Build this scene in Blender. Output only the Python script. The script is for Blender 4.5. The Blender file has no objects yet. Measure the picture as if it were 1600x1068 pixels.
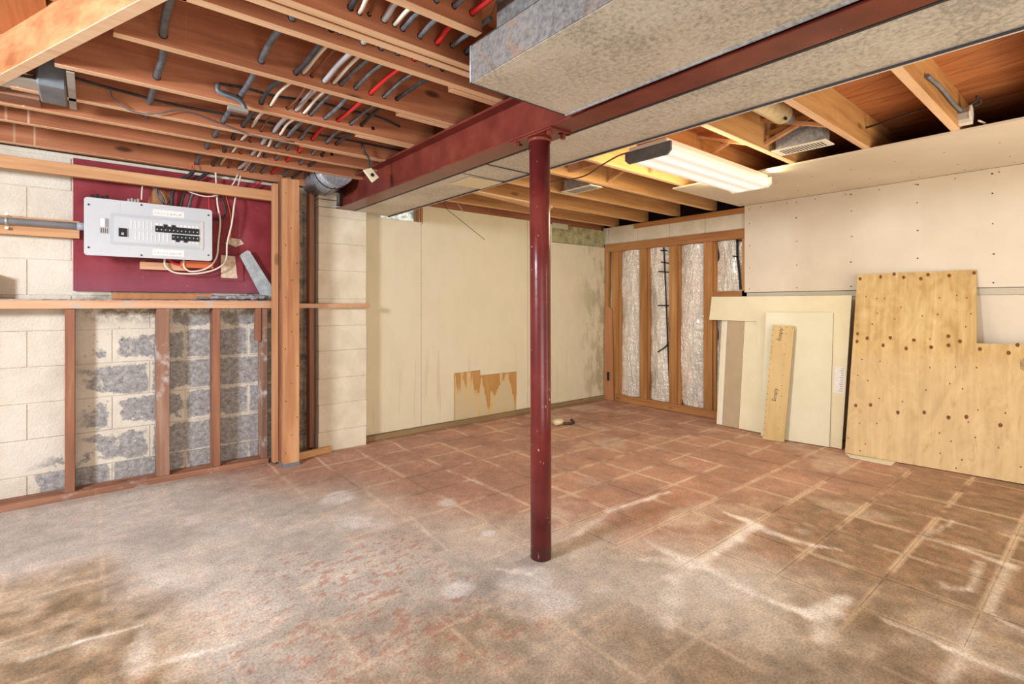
import bpy, bmesh, math, random
import numpy as np
from mathutils import Vector, Matrix
random.seed(7)
SC = bpy.context.scene
COL = SC.collection
R = math.radians
PI = math.pi

# ------------------------------------------------------------------ camera
EYE = 1.08                      # metres above the floor
FPX = 794.0                     # focal length in pixels of the 1600 px frame
YAW = math.atan(955 / FPX)      # left wall runs along X, right wall along Y
cam = bpy.data.cameras.new('camera')
cam.sensor_width = 36
cam.lens = FPX / 1600 * 36
cam.shift_y = -57 / 1600
cam.clip_start = 0.02
co = bpy.data.objects.new('camera', cam)
COL.objects.link(co)
co.location = (0, 0, EYE)
co.rotation_euler = (PI / 2, 0, YAW - PI / 2)
SC.camera = co

# ------------------------------------------------------------------ light
SC.view_settings.view_transform = 'Standard'
SC.view_settings.look = 'None'
SC.view_settings.gamma = 1
SC.view_settings.use_curve_mapping = False
SC.view_settings.exposure = -0.35
w = bpy.data.worlds.new('daylight'); SC.world = w
w.use_nodes = True
w.node_tree.nodes['Background'].inputs[0].default_value = (1.0, 0.97, 0.93, 1)
w.node_tree.nodes['Background'].inputs[1].default_value = 0.8
SC.cycles.max_bounces = 8
SC.cycles.diffuse_bounces = 5
SC.cycles.caustics_reflective = False
SC.cycles.caustics_refractive = False


def area(name, loc, to, sx, sy, watts, col):
    l = bpy.data.lights.new(name, 'AREA'); l.shape = 'RECTANGLE'
    l.size, l.size_y, l.energy, l.color = sx, sy, watts, col
    o = bpy.data.objects.new(name, l); COL.objects.link(o)
    o.location = loc
    o.rotation_euler = (Vector(to) - Vector(loc)).to_track_quat('-Z', 'Y').to_euler()
    return o


# unseen: assumed daylight lamp at left, added fill light behind, assumed warm lamp at right
area('assumed_side_light', (-1.9, 1.66, 1.75), (1.8, 1.55, 0.1), 0.5, 0.4, 190, (0.86, 0.93, 1.0))
area('rear_fill_light', (-0.6, -2.6, 1.35), (2.2, 2.4, 1.1), 2.4, 1.3, 30, (1.0, 0.95, 0.88))
# unseen fill lamps added low behind the camera, aimed up at the joists
area('low_fill_light', (0.3, -1.3, 0.35), (1.5, 2.0, 2.0), 1.6, 1.0, 58, (1.0, 0.97, 0.92))
area('low_fill_light', (3.3, -0.9, 0.35), (3.0, 1.6, 2.0), 1.2, 1.0, 26, (1.0, 0.90, 0.74))
area('assumed_warm_light', (2.9, -0.6, 1.35), (3.3, 1.6, 1.7), 0.5, 0.5, 16, (1.0, 0.80, 0.52))  # assumed lamp out of view, for the warm tone on the right side


def at(ax, val, px, py):
    """point where the sight line through a photo pixel meets a real plane (axis = value)"""
    c, s = math.cos(YAW), math.sin(YAW)
    a = (px - 800) / FPX
    d = Vector((c + s * a, s - c * a, (477 - py) / FPX))
    o = Vector((0, 0, EYE))
    return o + d * ((val - o[ax]) / d[ax])


# ------------------------------------------------------------------ helpers
def put(o, label=None, cat=None, group=None, kind=None):
    if label: o['label'] = label
    if cat: o['category'] = cat
    if group: o['group'] = group
    if kind: o['kind'] = kind
    return o


def empty(name, loc, label=None, cat=None, group=None, kind=None):
    o = bpy.data.objects.new(name, None); COL.objects.link(o)
    o.location = loc; o.empty_display_size = 0.05
    return put(o, label, cat, group, kind)


def origin_of(o):
    v = Vector((0, 0, 0))
    while o is not None:
        v += o.location; o = o.parent
    return v


class MB:
    """collects shapes in world metres; build() links them as one mesh object"""
    def __init__(s): s.b = bmesh.new()

    def box(s, x0, x1, y0, y1, z0, z1, bev=0.0):
        vs = [s.b.verts.new(p) for p in ((x0, y0, z0), (x1, y0, z0), (x1, y1, z0), (x0, y1, z0), (x0, y0, z1), (x1, y0, z1), (x1, y1, z1), (x0, y1, z1))]
        fs = [s.b.faces.new([vs[i] for i in f]) for f in ((3, 2, 1, 0), (4, 5, 6, 7), (0, 1, 5, 4), (1, 2, 6, 5), (2, 3, 7, 6), (3, 0, 4, 7))]
        if bev:
            es = set(e for f in fs for e in f.edges)
            bmesh.ops.bevel(s.b, geom=list(es), offset=bev, segments=1, affect='EDGES')
        return s

    def prism(s, pts, vec):
        vec = Vector(vec)
        a = [s.b.verts.new(p) for p in pts]; c = [s.b.verts.new(Vector(p) + vec) for p in pts]
        n = len(pts)
        s.b.faces.new(a); s.b.faces.new(c[::-1])
        for i in range(n):
            s.b.faces.new([a[i], c[i], c[(i + 1) % n], a[(i + 1) % n]])
        return s

    def tube(s, path, r, n=8, smooth=True, cap=True):
        path = [Vector(p) for p in path]
        rings = []; up = None
        for i, p in enumerate(path):
            t = (path[min(i + 1, len(path) - 1)] - path[max(i - 1, 0)]).normalized()
            if up is None:
                up = Vector((0, 0, 1)) if abs(t.z) < .9 else Vector((1, 0, 0))
            x = t.cross(up)
            if x.length < 1e-4: x = t.cross(Vector((0, 1, 0)))
            x.normalize(); y = x.cross(t).normalized(); up = y
            rr = r[i] if isinstance(r, (list, tuple)) else r
            rings.append([s.b.verts.new(p + (x * math.cos(k * 2 * PI / n) + y * math.sin(k * 2 * PI / n)) * rr) for k in range(n)])
        for a, c in zip(rings, rings[1:]):
            for k in range(n):
                f = s.b.faces.new([a[k], a[(k + 1) % n], c[(k + 1) % n], c[k]]); f.smooth = smooth
        if cap:
            s.b.faces.new(rings[0][::-1]); s.b.faces.new(rings[-1])
        return s

    def build(s, name, mat, parent=None, label=None, cat=None, group=None, kind=None, mw=None):
        bmesh.ops.recalc_face_normals(s.b, faces=s.b.faces[:])
        me = bpy.data.meshes.new(name)
        if mw is None:
            co_ = [v.co for v in s.b.verts]
            lo = Vector((min(c[i] for c in co_) for i in range(3))); hi = Vector((max(c[i] for c in co_) for i in range(3)))
            org = Vector(((lo.x + hi.x) / 2, (lo.y + hi.y) / 2, lo.z))
            for v in s.b.verts: v.co = v.co - org
        s.b.to_mesh(me); s.b.free()
        if mat: me.materials.append(mat)
        o = bpy.data.objects.new(name, me); COL.objects.link(o)
        if mw is None:
            o.location = org - (origin_of(parent) if parent else Vector((0, 0, 0)))
        else:
            o.matrix_world = mw
        if parent: o.parent = parent
        return put(o, label, cat, group, kind)


def box(name, mat, x0, x1, y0, y1, z0, z1, parent=None, bev=0.0, **k):
    return MB().box(x0, x1, y0, y1, z0, z1, bev).build(name, mat, parent, **k)


def spline(pts, n=6):
    """Catmull-Rom through pts"""
    pts = [Vector(p) for p in pts]
    q = [pts[0] * 2 - pts[1]] + pts + [pts[-1] * 2 - pts[-2]]
    out = []
    for i in range(1, len(q) - 2):
        a, b, c, d = q[i - 1:i + 3]
        for k in range(n):
            t = k / n
            out.append(.5 * ((2 * b) + (c - a) * t + (2 * a - 5 * b + 4 * c - d) * t * t + (3 * b - a - 3 * c + d) * t ** 3))
    out.append(pts[-1])
    return out


# ------------------------------------------------------------------ materials
def lin(c):
    return tuple((x / 255 / 12.92 if x / 255 < .04045 else ((x / 255 + .055) / 1.055) ** 2.4) for x in c) + (1,)


class NT:
    def __init__(s, name):
        s.m = bpy.data.materials.new(name); s.m.use_nodes = True
        s.t = s.m.node_tree; s.n = s.t.nodes; s.l = s.t.links
        s.bsdf = s.n['Principled BSDF']
        s.bsdf.inputs['Specular IOR Level'].default_value = .3

    def new(s, typ, **k):
        n = s.n.new(typ)
        for a, v in k.items(): setattr(n, a, v)
        return n

    def pos(s, scale=(1, 1, 1), obj=False, rnd=False, rot=(0, 0, 0)):
        if obj: src = s.new('ShaderNodeTexCoord').outputs['Object']
        else: src = s.new('ShaderNodeNewGeometry').outputs['Position']
        if rnd:
            oi = s.new('ShaderNodeObjectInfo'); mu = s.new('ShaderNodeMath', operation='MULTIPLY'); mu.inputs[1].default_value = 37.0
            s.l.new(oi.outputs['Random'], mu.inputs[0])
            ad = s.new('ShaderNodeVectorMath', operation='ADD'); s.l.new(src, ad.inputs[0]); s.l.new(mu.outputs[0], ad.inputs[1]); src = ad.outputs[0]
        mp = s.new('ShaderNodeMapping'); mp.inputs['Scale'].default_value = scale; mp.inputs['Rotation'].default_value = rot
        s.l.new(src, mp.inputs[0])
        return mp.outputs[0]

    def noise(s, vec, scale=5, detail=5, rough=.6, dist=0):
        n = s.new('ShaderNodeTexNoise'); s.l.new(vec, n.inputs['Vector'])
        n.inputs['Scale'].default_value = scale; n.inputs['Detail'].default_value = detail
        n.inputs['Roughness'].default_value = rough; n.inputs['Distortion'].default_value = dist
        return n.outputs['Fac']

    def ramp(s, fac, stops):
        r = s.new('ShaderNodeValToRGB'); s.l.new(fac, r.inputs[0])
        e = r.color_ramp.elements
        e[0].position, e[0].color = stops[0][0], stops[0][1]
        e[1].position, e[1].color = stops[-1][0], stops[-1][1]
        for p, c in stops[1:-1]:
            x = e.new(p); x.color = c
        return r.outputs[0]

    def mask(s, fac, a, b):
        m = s.new('ShaderNodeMapRange'); m.clamp = True; m.interpolation_type = 'SMOOTHSTEP'
        s.l.new(fac, m.inputs[0]); m.inputs[1].default_value = a; m.inputs[2].default_value = b
        return m.outputs[0]

    def mix(s, fac, a, b, blend='MIX'):
        m = s.new('ShaderNodeMix', data_type='RGBA', blend_type=blend)
        if hasattr(fac, 'links'): s.l.new(fac, m.inputs[0])
        else: m.inputs[0].default_value = fac
        for v, i in ((a, 6), (b, 7)):
            if hasattr(v, 'links'): s.l.new(v, m.inputs[i])
            else: m.inputs[i].default_value = v
        return m.outputs[2]

    def math(s, op, a, b=None):
        m = s.new('ShaderNodeMath', operation=op)
        for v, i in ((a, 0), (b, 1)):
            if v is None: continue
            if hasattr(v, 'links'): s.l.new(v, m.inputs[i])
            else: m.inputs[i].default_value = v
        return m.outputs[0]

    def xyz(s):
        g = s.new('ShaderNodeNewGeometry'); x = s.new('ShaderNodeSeparateXYZ'); s.l.new(g.outputs['Position'], x.inputs[0])
        return x.outputs

    def bump(s, h, strength=.3, dist=.01):
        b = s.new('ShaderNodeBump'); b.inputs['Strength'].default_value = strength; b.inputs['Distance'].default_value = dist
        s.l.new(h, b.inputs['Height']); s.l.new(b.outputs[0], s.bsdf.inputs['Normal'])

    def done(s, col, rough=.7, metal=0.0):
        if hasattr(col, 'links'): s.l.new(col, s.bsdf.inputs['Base Color'])
        else: s.bsdf.inputs['Base Color'].default_value = col
        if hasattr(rough, 'links'): s.l.new(rough, s.bsdf.inputs['Roughness'])
        else: s.bsdf.inputs['Roughness'].default_value = rough
        s.bsdf.inputs['Metallic'].default_value = metal
        return s.m


def wood(name, dark, mid, light, along='x', rough=.65, knots=.5, dirt=None, drips=None, rot=(0, 0, 0)):
    n = NT(name)
    st = {'x': (1.2, 22, 22), 'y': (22, 1.2, 22), 'z': (22, 22, 1.2)}[along]
    v = n.pos(st, rnd=True, rot=rot)
    g = n.noise(v, 1.0, 6, .65, .6)
    broad = n.noise(n.pos({'x': (.8, 4, 4), 'y': (4, .8, 4), 'z': (4, 4, .8)}[along], rnd=True), 1.2, 3, .5)
    f = n.math('ADD', n.math('MULTIPLY', g, .55), n.math('MULTIPLY', broad, .45))
    c = n.ramp(f, [(.33, lin(dark)), (.5, lin(mid)), (.68, lin(light))])
    if knots:
        vo = n.new('ShaderNodeTexVoronoi'); n.l.new(n.pos({'x': (2.2, 6, 6), 'y': (6, 2.2, 6), 'z': (6, 6, 2.2)}[along], rnd=True), vo.inputs['Vector'])
        vo.inputs['Scale'].default_value = 1.0
        k = n.mask(vo.outputs['Distance'], .13, .05)
        c = n.mix(n.math('MULTIPLY', k, knots), c, lin([int(x * .38) for x in dark]))
    if drips:   # pale vertical drip marks left where water ran through the boards above
        dv = n.noise(n.pos({'x': (24, .01, .6), 'y': (.01, 24, .6)}[along]), 1.0, 2, .5)
        c = n.mix(n.math('MULTIPLY', n.mask(dv, .66, .72), drips), c, lin((214, 180, 150)))
    if dirt:
        c = n.mix(n.mask(n.noise(n.pos((3, 3, 3)), 2.5, 6, .7), .52, .70), c, lin(dirt))
    n.bump(g, .15, .003)
    return n.done(c, rough)


M = {}
M['joist'] = wood('joist_wood', (130, 76, 50), (170, 106, 72), (194, 134, 98), 'x', drips=.7, knots=.8)
M['joist_warm_lit'] = wood('joist_wood_right_warm_lit', (150, 102, 58), (192, 144, 90), (214, 170, 116), 'x', drips=.6)  # yellower than the left joists: warm light put into the colour
M['joist_edge'] = wood('joist_bottom_edge', (208, 162, 124), (234, 196, 156), (244, 214, 180), 'x', knots=.3)  # pale planed edge, with floor bounce light put into the colour
M['sub'] = wood('subfloor_board_wood', (140, 80, 44), (182, 116, 70), (204, 142, 92), 'y', knots=.7, rot=(0, 0, R(-25)))
M['header'] = wood('header_wood', (146, 88, 54), (182, 120, 78), (204, 146, 102), 'y', rot=(0, 0, R(-22)))
M['pine_x'] = wood('pine_rail_wood', (172, 122, 82), (202, 154, 110), (220, 178, 134), 'x')
M['pine_z'] = wood('pine_stud_wood', (162, 108, 72), (194, 142, 100), (214, 168, 126), 'z')
M['pine_y'] = wood('pine_plate_wood', (136, 88, 50), (166, 114, 68), (186, 136, 86), 'y')
M['stud_r'] = wood('gold_stud_wood', (134, 88, 48), (168, 118, 68), (192, 144, 92), 'z', knots=.8)
M['old_z'] = wood('old_reddish_stud', (108, 72, 56), (146, 98, 74), (176, 126, 96), 'z', knots=.8)
M['grey_z'] = wood('weathered_stud', (112, 84, 70), (150, 112, 92), (184, 158, 142), 'z', knots=.8, dirt=(196, 188, 184))
M['old_x'] = wood('old_reddish_plate', (112, 76, 58), (150, 104, 80), (182, 138, 110), 'x', dirt=(176, 166, 158))
M['pale_x'] = wood('pale_ledge_wood', (178, 132, 98), (206, 158, 122), (222, 184, 150), 'x', dirt=(186, 176, 168))
M['sill_x'] = wood('brown_sill_wood', (112, 90, 62), (140, 116, 82), (160, 138, 104), 'x', knots=0)
M['hard'] = wood('hardboard_brown', (160, 108, 70), (176, 122, 82), (186, 132, 92), 'z', knots=0)


def painted_block():
    n = NT('painted_concrete_block')
    p = n.pos()
    fine = n.noise(p, 90, 4, .7)
    cream = n.ramp(n.noise(p, 4, 5, .6), [(.3, lin((204, 195, 178))), (.5, lin((220, 212, 196))), (.7, lin((228, 221, 208)))])
    grey = n.ramp(n.noise(p, 38, 5, .75), [(.34, lin((124, 122, 120))), (.5, lin((158, 156, 154))), (.66, lin((188, 186, 184)))])
    x, y, z = n.xyz()
    # worn region: right of X=-0.1 and low on the wall
    reg = n.math('MULTIPLY', n.mask(x, -.22, .28), n.mask(z, 1.22, .72))
    low = n.mask(z, .36, .06)
    reg = n.math('MAXIMUM', reg, n.math('MULTIPLY', low, n.mask(x, -.42, .0)))
    oi = n.new('ShaderNodeObjectInfo')
    w1 = n.noise(p, 5.5, 6, .72)
    wear = n.math('ADD', n.math('MULTIPLY', w1, 1.2), n.math('MULTIPLY', oi.outputs['Random'], .14))
    wear = n.math('ADD', wear, n.math('MULTIPLY', reg, .42))
    # paint has flaked off block faces first and clings to the joints
    ob = n.new('ShaderNodeTexCoord'); sx = n.new('ShaderNodeSeparateXYZ'); n.l.new(ob.outputs['Object'], sx.inputs[0])
    ex = n.math('SUBTRACT', .184, n.math('ABSOLUTE', sx.outputs[0]))
    ez = n.math('SUBTRACT', .098, n.math('ABSOLUTE', n.math('SUBTRACT', sx.outputs[2], .098)))
    e = n.math('MINIMUM', ex, ez)
    e = n.math('ADD', e, n.math('MULTIPLY', n.math('SUBTRACT', n.noise(p, 26, 4, .7), .5), .035))
    wear = n.math('ADD', wear, n.math('MULTIPLY', n.mask(e, .004, .045), .22))
    wear = n.math('ADD', wear, n.math('MULTIPLY', n.mask(x, .35, .62), .10))
    m = n.math('MULTIPLY', n.math('MULTIPLY', n.mask(wear, 1.06, 1.14), n.mask(reg, .12, .5)), n.mask(e, .0, .014))
    c = n.mix(m, cream, grey)
    specks = n.math('MULTIPLY', n.mask(n.noise(p, 34, 5, .8), .62, .68), n.mask(reg, -.2, .6))
    c = n.mix(specks, c, lin((84, 78, 72)))
    # blotchy darker band high under the ledge and the mouldy strip beside the pier
    ledge_band = n.math('MULTIPLY', n.math('MULTIPLY', n.mask(z, .93, 1.04), n.mask(z, 1.2, 1.1)), n.mask(n.noise(p, 16, 5, .7), .38, .58))
    c = n.mix(n.math('MULTIPLY', ledge_band, n.math('MULTIPLY', n.mask(x, -.2, .1), .8)), c, lin((112, 100, 84)))
    mould = n.math('MULTIPLY', n.mask(x, 1.0, 1.06), n.mask(x, 1.279, 1.275))
    c = n.mix(n.math('MULTIPLY', mould, .8), c, n.ramp(n.noise(p, 11, 6, .75), [(.38, lin((40, 32, 24))), (.5, lin((132, 104, 78))), (.68, lin((176, 146, 112)))]))
    n.bump(n.math('ADD', fine, n.math('MULTIPLY', w1, .6)), .8, .006)
    return n.done(c, .9)


M['block'] = painted_block()


def simple(name, a, b=None, scale=12, rough=.7, metal=0, bump=0, det=4, bscale=None, stops=(.35, .65)):
    n = NT(name)
    if b is None: return n.done(lin(a), rough, metal)
    f = n.noise(n.pos(), scale, det, .6)
    c = n.ramp(f, [(stops[0], lin(a)), (stops[1], lin(b))])
    if bump: n.bump(n.noise(n.pos(), bscale or scale * 3, 4, .6), bump, .004)
    return n.done(c, rough, metal)


M['mortar'] = simple('mortar_joint', (170, 158, 134), (196, 184, 160), 40, .95)
M['pier'] = simple('cream_painted_pier_block', (206, 196, 174), (222, 213, 194), 7, .9, bump=.5, bscale=90)
M['dry'] = simple('cream_drywall_paint', (205, 192, 164), (216, 204, 178), 3, .85)
M['dry_r'] = simple('pale_drywall_paper', (212, 200, 182), (220, 209, 192), 2.5, .85)
M['dry_edge'] = simple('drywall_edge', (190, 182, 164))
M['board_cream'] = simple('cream_board_paper', (226, 216, 184), (232, 223, 194), 6, .8)
M['board_green'] = simple('greenish_white_board', (216, 212, 188), (222, 218, 196), 5, .8)
M['board_taupe'] = simple('taupe_board_back', (176, 156, 128), (184, 164, 136), 5, .85)
M['white'] = simple('white_enamel', (232, 230, 220), None, rough=.4)
M['whitecab'] = simple('white_cable_jacket', (226, 216, 202), None, rough=.45)
M['greycab'] = simple('slate_cable_jacket', (84, 86, 92), (112, 114, 120), 30, .5)
M['ltgreycab'] = simple('pale_grey_cable_jacket', (176, 172, 174), None, rough=.5)
M['blackcab'] = simple('black_cable_jacket', (44, 43, 46), (64, 62, 64), 30, .5)
M['redcab'] = simple('red_cable_jacket', (200, 44, 44), None, rough=.45)
M['orangewire'] = simple('orange_wire', (206, 104, 60), None, rough=.5)
M['browncab'] = simple('brown_wire', (120, 76, 56), None, rough=.5)
M['hole'] = simple('bored_hole_dark', (26, 16, 12), None, rough=1)
M['dark'] = simple('black_plastic', (34, 34, 38), None, rough=.45)
M['screw'] = simple('dark_screw_head', (70, 60, 52), None, rough=.5, metal=.4)
M['panelgrey'] = simple('grey_panel_enamel', (196, 199, 204), (204, 207, 211), 3, .4)
M['panelrim'] = simple('grey_panel_enamel_recess', (186, 192, 197), None, rough=.4)
M['stick'] = simple('white_sticker', (236, 234, 232), (226, 222, 220), 60, .6)
M['pvc'] = simple('grey_pvc', (150, 156, 166), (166, 171, 180), 8, .35)
M['alu'] = simple('bare_aluminium', (170, 168, 162), (190, 188, 180), 10, .4, .5)
M['greybox'] = simple('grey_painted_steel', (104, 110, 118), (128, 134, 140), 9, .5, .2)
M['debris'] = simple('mortar_debris', (112, 106, 108), (184, 178, 182), 45, .95, bump=.8)
M['foam'] = simple('cream_foam', (220, 204, 168), (196, 180, 142), 30, .9, bump=.6)
M['plaster_bracket'] = simple('grey_flaked_paint', (158, 166, 172), (186, 194, 196), 26, .75, bump=.4)


def redsteel():
    n = NT('oxide_red_painted_steel')
    p = n.pos()
    c = n.ramp(n.noise(p, 6, 4, .6), [(.3, lin((96, 40, 36))), (.55, lin((118, 52, 42))), (.75, lin((132, 68, 52)))])
    chip = n.mask(n.noise(p, 42, 3, .6), .73, .75)
    c = n.mix(n.math('MULTIPLY', chip, .7), c, lin((205, 170, 158)))
    n.bump(n.noise(p, 60, 3, .5), .2, .002)
    return n.done(c, .32)


M['steel'] = redsteel()


def redsteel_col():
    n = NT('glossy_red_brown_post_paint')
    p = n.pos()
    c = n.ramp(n.noise(p, 5, 4, .6), [(.3, lin((82, 28, 30))), (.55, lin((104, 38, 35))), (.75, lin((118, 54, 46)))])
    chip = n.mask(n.noise(n.pos((1, 1, .5)), 60, 2, .5), .72, .745)
    c = n.mix(n.math('MULTIPLY', chip, .8), c, lin((206, 150, 140)))
    x, y, z = n.xyz()
    c = n.mix(n.math('MULTIPLY', n.mask(z, .12, .0), n.mask(n.noise(p, 40, 4, .7), .4, .6)), c, lin((60, 50, 50)))
    n.bump(n.noise(p, 50, 3, .5), .25, .002)
    return n.done(c, .28)


M['column'] = redsteel_col()


def galv(name, a, b, rust=0.0, metal=.25, rough=.45):
    n = NT(name)
    p = n.pos()
    sp = n.noise(n.pos((1, 1, 1)), 70, 5, .7, .3)
    big = n.noise(p, 3.0, 4, .6)
    f = n.math('ADD', n.math('MULTIPLY', sp, .6), n.math('MULTIPLY', big, .4))
    c = n.ramp(f, [(.40, lin([int(x * .84) for x in a])), (.47, lin(a)), (.58, lin(b))])
    if rust: c = n.mix(n.math('MULTIPLY', n.mask(n.noise(p, 9, 6, .7), .52, .66), rust), c, lin((150, 108, 72)))
    n.bump(sp, .05, .002)
    return n.done(c, rough, metal)


M['duct'] = galv('galvanised_duct_bottom', (192, 187, 174), (214, 209, 196), 0, .15)
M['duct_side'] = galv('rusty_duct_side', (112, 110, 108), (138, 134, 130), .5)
M['galv'] = galv('bright_galvanised', (164, 170, 180), (196, 202, 212), 0, .5, .35)
M['cream_tape'] = simple('cream_tape', (232, 224, 186), None, rough=.6)
M['cleat'] = simple('dark_seam', (60, 58, 62), None, rough=.5, metal=.4)


def redboard():
    n = NT('maroon_painted_plywood')
    p = n.pos()
    c = n.ramp(n.noise(p, 5, 5, .6), [(.3, lin((118, 34, 42))), (.55, lin((138, 48, 56))), (.75, lin((148, 66, 78)))])
    x, y, z = n.xyz()
    lowm = n.mask(z, 1.36, 1.18)
    c = n.mix(n.math('MULTIPLY', lowm, .5), c, lin((142, 84, 104)))
    c = n.mix(n.math('MULTIPLY', n.mask(n.noise(n.pos((1, 1, 1)), 13, 5, .7), .66, .70), .7), c, lin((190, 120, 84)))
    c = n.mix(n.math('MULTIPLY', n.mask(n.noise(p, 70, 2, .5), .72, .74), n.math('MULTIPLY', lowm, .9)), c, lin((216, 196, 196)))
    n.bump(n.noise(n.pos((1, 1, .2)), 60, 3, .5), .2, .002)
    return n.done(c, .55)


M['redboard'] = redboard()
M['bare_scrape'] = simple('bare_scraped_ply', (196, 168, 140), (220, 204, 184), 40, .85)


def plymat():
    n = NT('birch_plywood_face')
    v = n.pos((26, 1.6, 26), obj=True)      # grain runs up the sheet (local Y)
    warp = n.noise(n.pos((4.0, 1.6, 1), obj=True), 1.6, 4, .55, 3.0)
    g = n.noise(v, 1.0, 4, .6, .5)
    f = n.math('ADD', n.math('MULTIPLY', g, .5), n.math('MULTIPLY', warp, .5))
    c = n.ramp(f, [(.30, lin((164, 132, 80))), (.5, lin((194, 163, 108))), (.70, lin((212, 188, 138)))])
    ob = n.new('ShaderNodeTexCoord'); sx = n.new('ShaderNodeSeparateXYZ'); n.l.new(ob.outputs['Object'], sx.inputs[0])
    c = n.mix(n.math('MULTIPLY', n.mask(n.math('ADD', sx.outputs[1], n.math('MULTIPLY', warp, .3)), .95, .80), .35), c, lin((206, 182, 150)))
    c = n.mix(n.math('MULTIPLY', n.mask(n.noise(n.pos((9, 3, 5), obj=True), 1.3, 5, .65, 2.5), .56, .68), .4), c, lin((176, 128, 76)))
    n.bump(g, .08, .002)
    return n.done(c, .6)


M['ply'] = plymat()
M['plyedge'] = simple('plywood_edge', (150, 112, 70), (120, 86, 52), 60, .8)
M['ply2'] = wood('narrow_ply_face', (180, 152, 104), (194, 167, 118), (202, 176, 130), 'z', knots=0)
M['knot'] = simple('dark_knot', (104, 58, 30), (128, 76, 42), 80, .7)
M['ink'] = simple('dark_ink', (74, 58, 46), None, rough=.9)


def vapour():
    n = NT('crinkled_plastic_over_insulation')
    p = n.pos((1, 1, .45))
    a = n.noise(n.pos((1, 2.2, .8)), 5, 4, .6, 1.6)
    b = n.noise(p, 16, 5, .6, 1.2)
    pink = n.noise(n.pos((1, 1.5, .4)), 4, 3, .5)
    c = n.ramp(pink, [(.3, lin((206, 200, 190))), (.5, lin((234, 228, 218))), (.7, lin((238, 224, 210)))])
    rg = n.noise(n.pos((1, 1.1, 2.4)), 7, 3, .5, 2.2)
    rg = n.math('SUBTRACT', 1.0, n.math('ABSOLUTE', n.math('MULTIPLY', n.math('SUBTRACT', rg, .5), 5.0)))
    n.bump(n.math('ADD', n.math('ADD', a, n.math('MULTIPLY', b, .12)), n.math('MULTIPLY', rg, .16)), .75, .045)
    n.bsdf.inputs['Coat Weight'].default_value = .8
    n.bsdf.inputs['Coat Roughness'].default_value = .12
    return n.done(c, .25, .22)


M['vapour'] = vapour()


def stain():
    n = NT('torn_paper_stain')
    v = n.pos((7, 7, 1.4))
    f = n.noise(v, 1.0, 5, .6, .6)
    x, y, z = n.xyz()
    up = n.mask(z, .12, .45)
    f2 = n.math('ADD', f, n.math('MULTIPLY', up, .14))
    c = n.ramp(f2, [(.46, lin((196, 180, 148))), (.56, lin((204, 178, 130))), (.60, lin((178, 132, 78))), (.8, lin((188, 146, 92)))])
    return n.done(c, .85)


M['stain'] = stain()


def dry_left():
    n = NT('cream_drywall_aged')
    p = n.pos()
    x, y, z = n.xyz()
    c = n.ramp(n.noise(n.pos((1.5, 1, 1)), 1.6, 5, .6), [(.3, lin((208, 199, 171))), (.55, lin((216, 207, 181))), (.75, lin((213, 200, 178)))])
    drip = n.noise(n.pos((26, 26, 1.0)), 1.0, 3, .6)
    c = n.mix(n.math('MULTIPLY', n.math('MULTIPLY', n.mask(drip, .58, .7), n.mask(z, .9, .3)), .35), c, lin((176, 150, 104)))
    mould = n.math('MULTIPLY', n.mask(x, 4.05, 4.5), n.mask(n.noise(n.pos((2.2, 2, 1)), 3.2, 6, .7), .46, .62))
    c = n.mix(n.math('MULTIPLY', mould, .6), c, lin((140, 134, 100)))
    sp = n.math('MULTIPLY', n.mask(n.noise(p, 30, 5, .8), .60, .66), n.math('MULTIPLY', n.mask(z, .35, .0), n.mask(x, 1.95, 1.68)))
    c = n.mix(sp, c, lin((150, 108, 60)))
    return n.done(c, .85)


M['dryl'] = dry_left()


def mossblock():
    n = NT('mossy_painted_block')
    c = n.ramp(n.noise(n.pos(), 7, 6, .7), [(.36, lin((118, 114, 76))), (.5, lin((166, 160, 122))), (.7, lin((196, 190, 156)))])
    n.bump(n.noise(n.pos(), 60, 4, .7), .4, .004)
    return n.done(c, .9)


M['moss'] = mossblock()

# ------------------------------------------------------------------ floor colour field (numpy), stains, residue and painted shade
rng = np.random.RandomState(11)


def vnoise(x, y, scale, seed):
    r = np.random.RandomState(seed); g = r.rand(256, 256)
    X, Y = x * scale + 60, y * scale + 60
    i, j = np.floor(X).astype(int), np.floor(Y).astype(int)
    u, v = X - i, Y - j; u = u * u * (3 - 2 * u); v = v * v * (3 - 2 * v)
    G = lambda a, b: g[a % 256, b % 256]
    return (G(i, j) * (1 - u) + G(i + 1, j) * u) * (1 - v) + (G(i, j + 1) * (1 - u) + G(i + 1, j + 1) * u) * v


def fbm(x, y, scale, seed, o=4):
    t = 0; a = 1; s = 0
    for k in range(o):
        t = t + a * vnoise(x, y, scale * 2 ** k, seed + k); s += a; a *= .55
    return t / s


def sst(v, a, b):
    t = np.clip((v - a) / (b - a), 0, 1); return t * t * (3 - 2 * t)


def seg(x, y, ax, ay, bx, by):
    dx, dy = bx - ax, by - ay
    t = np.clip(((x - ax) * dx + (y - ay) * dy) / (dx * dx + dy * dy), 0, 1)
    return np.hypot(x - ax - t * dx, y - ay - t * dy), t


TX0, TDX, TY0, TDY = 1.823, .297, .603, .2835      # the grid left by the old tiles
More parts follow.
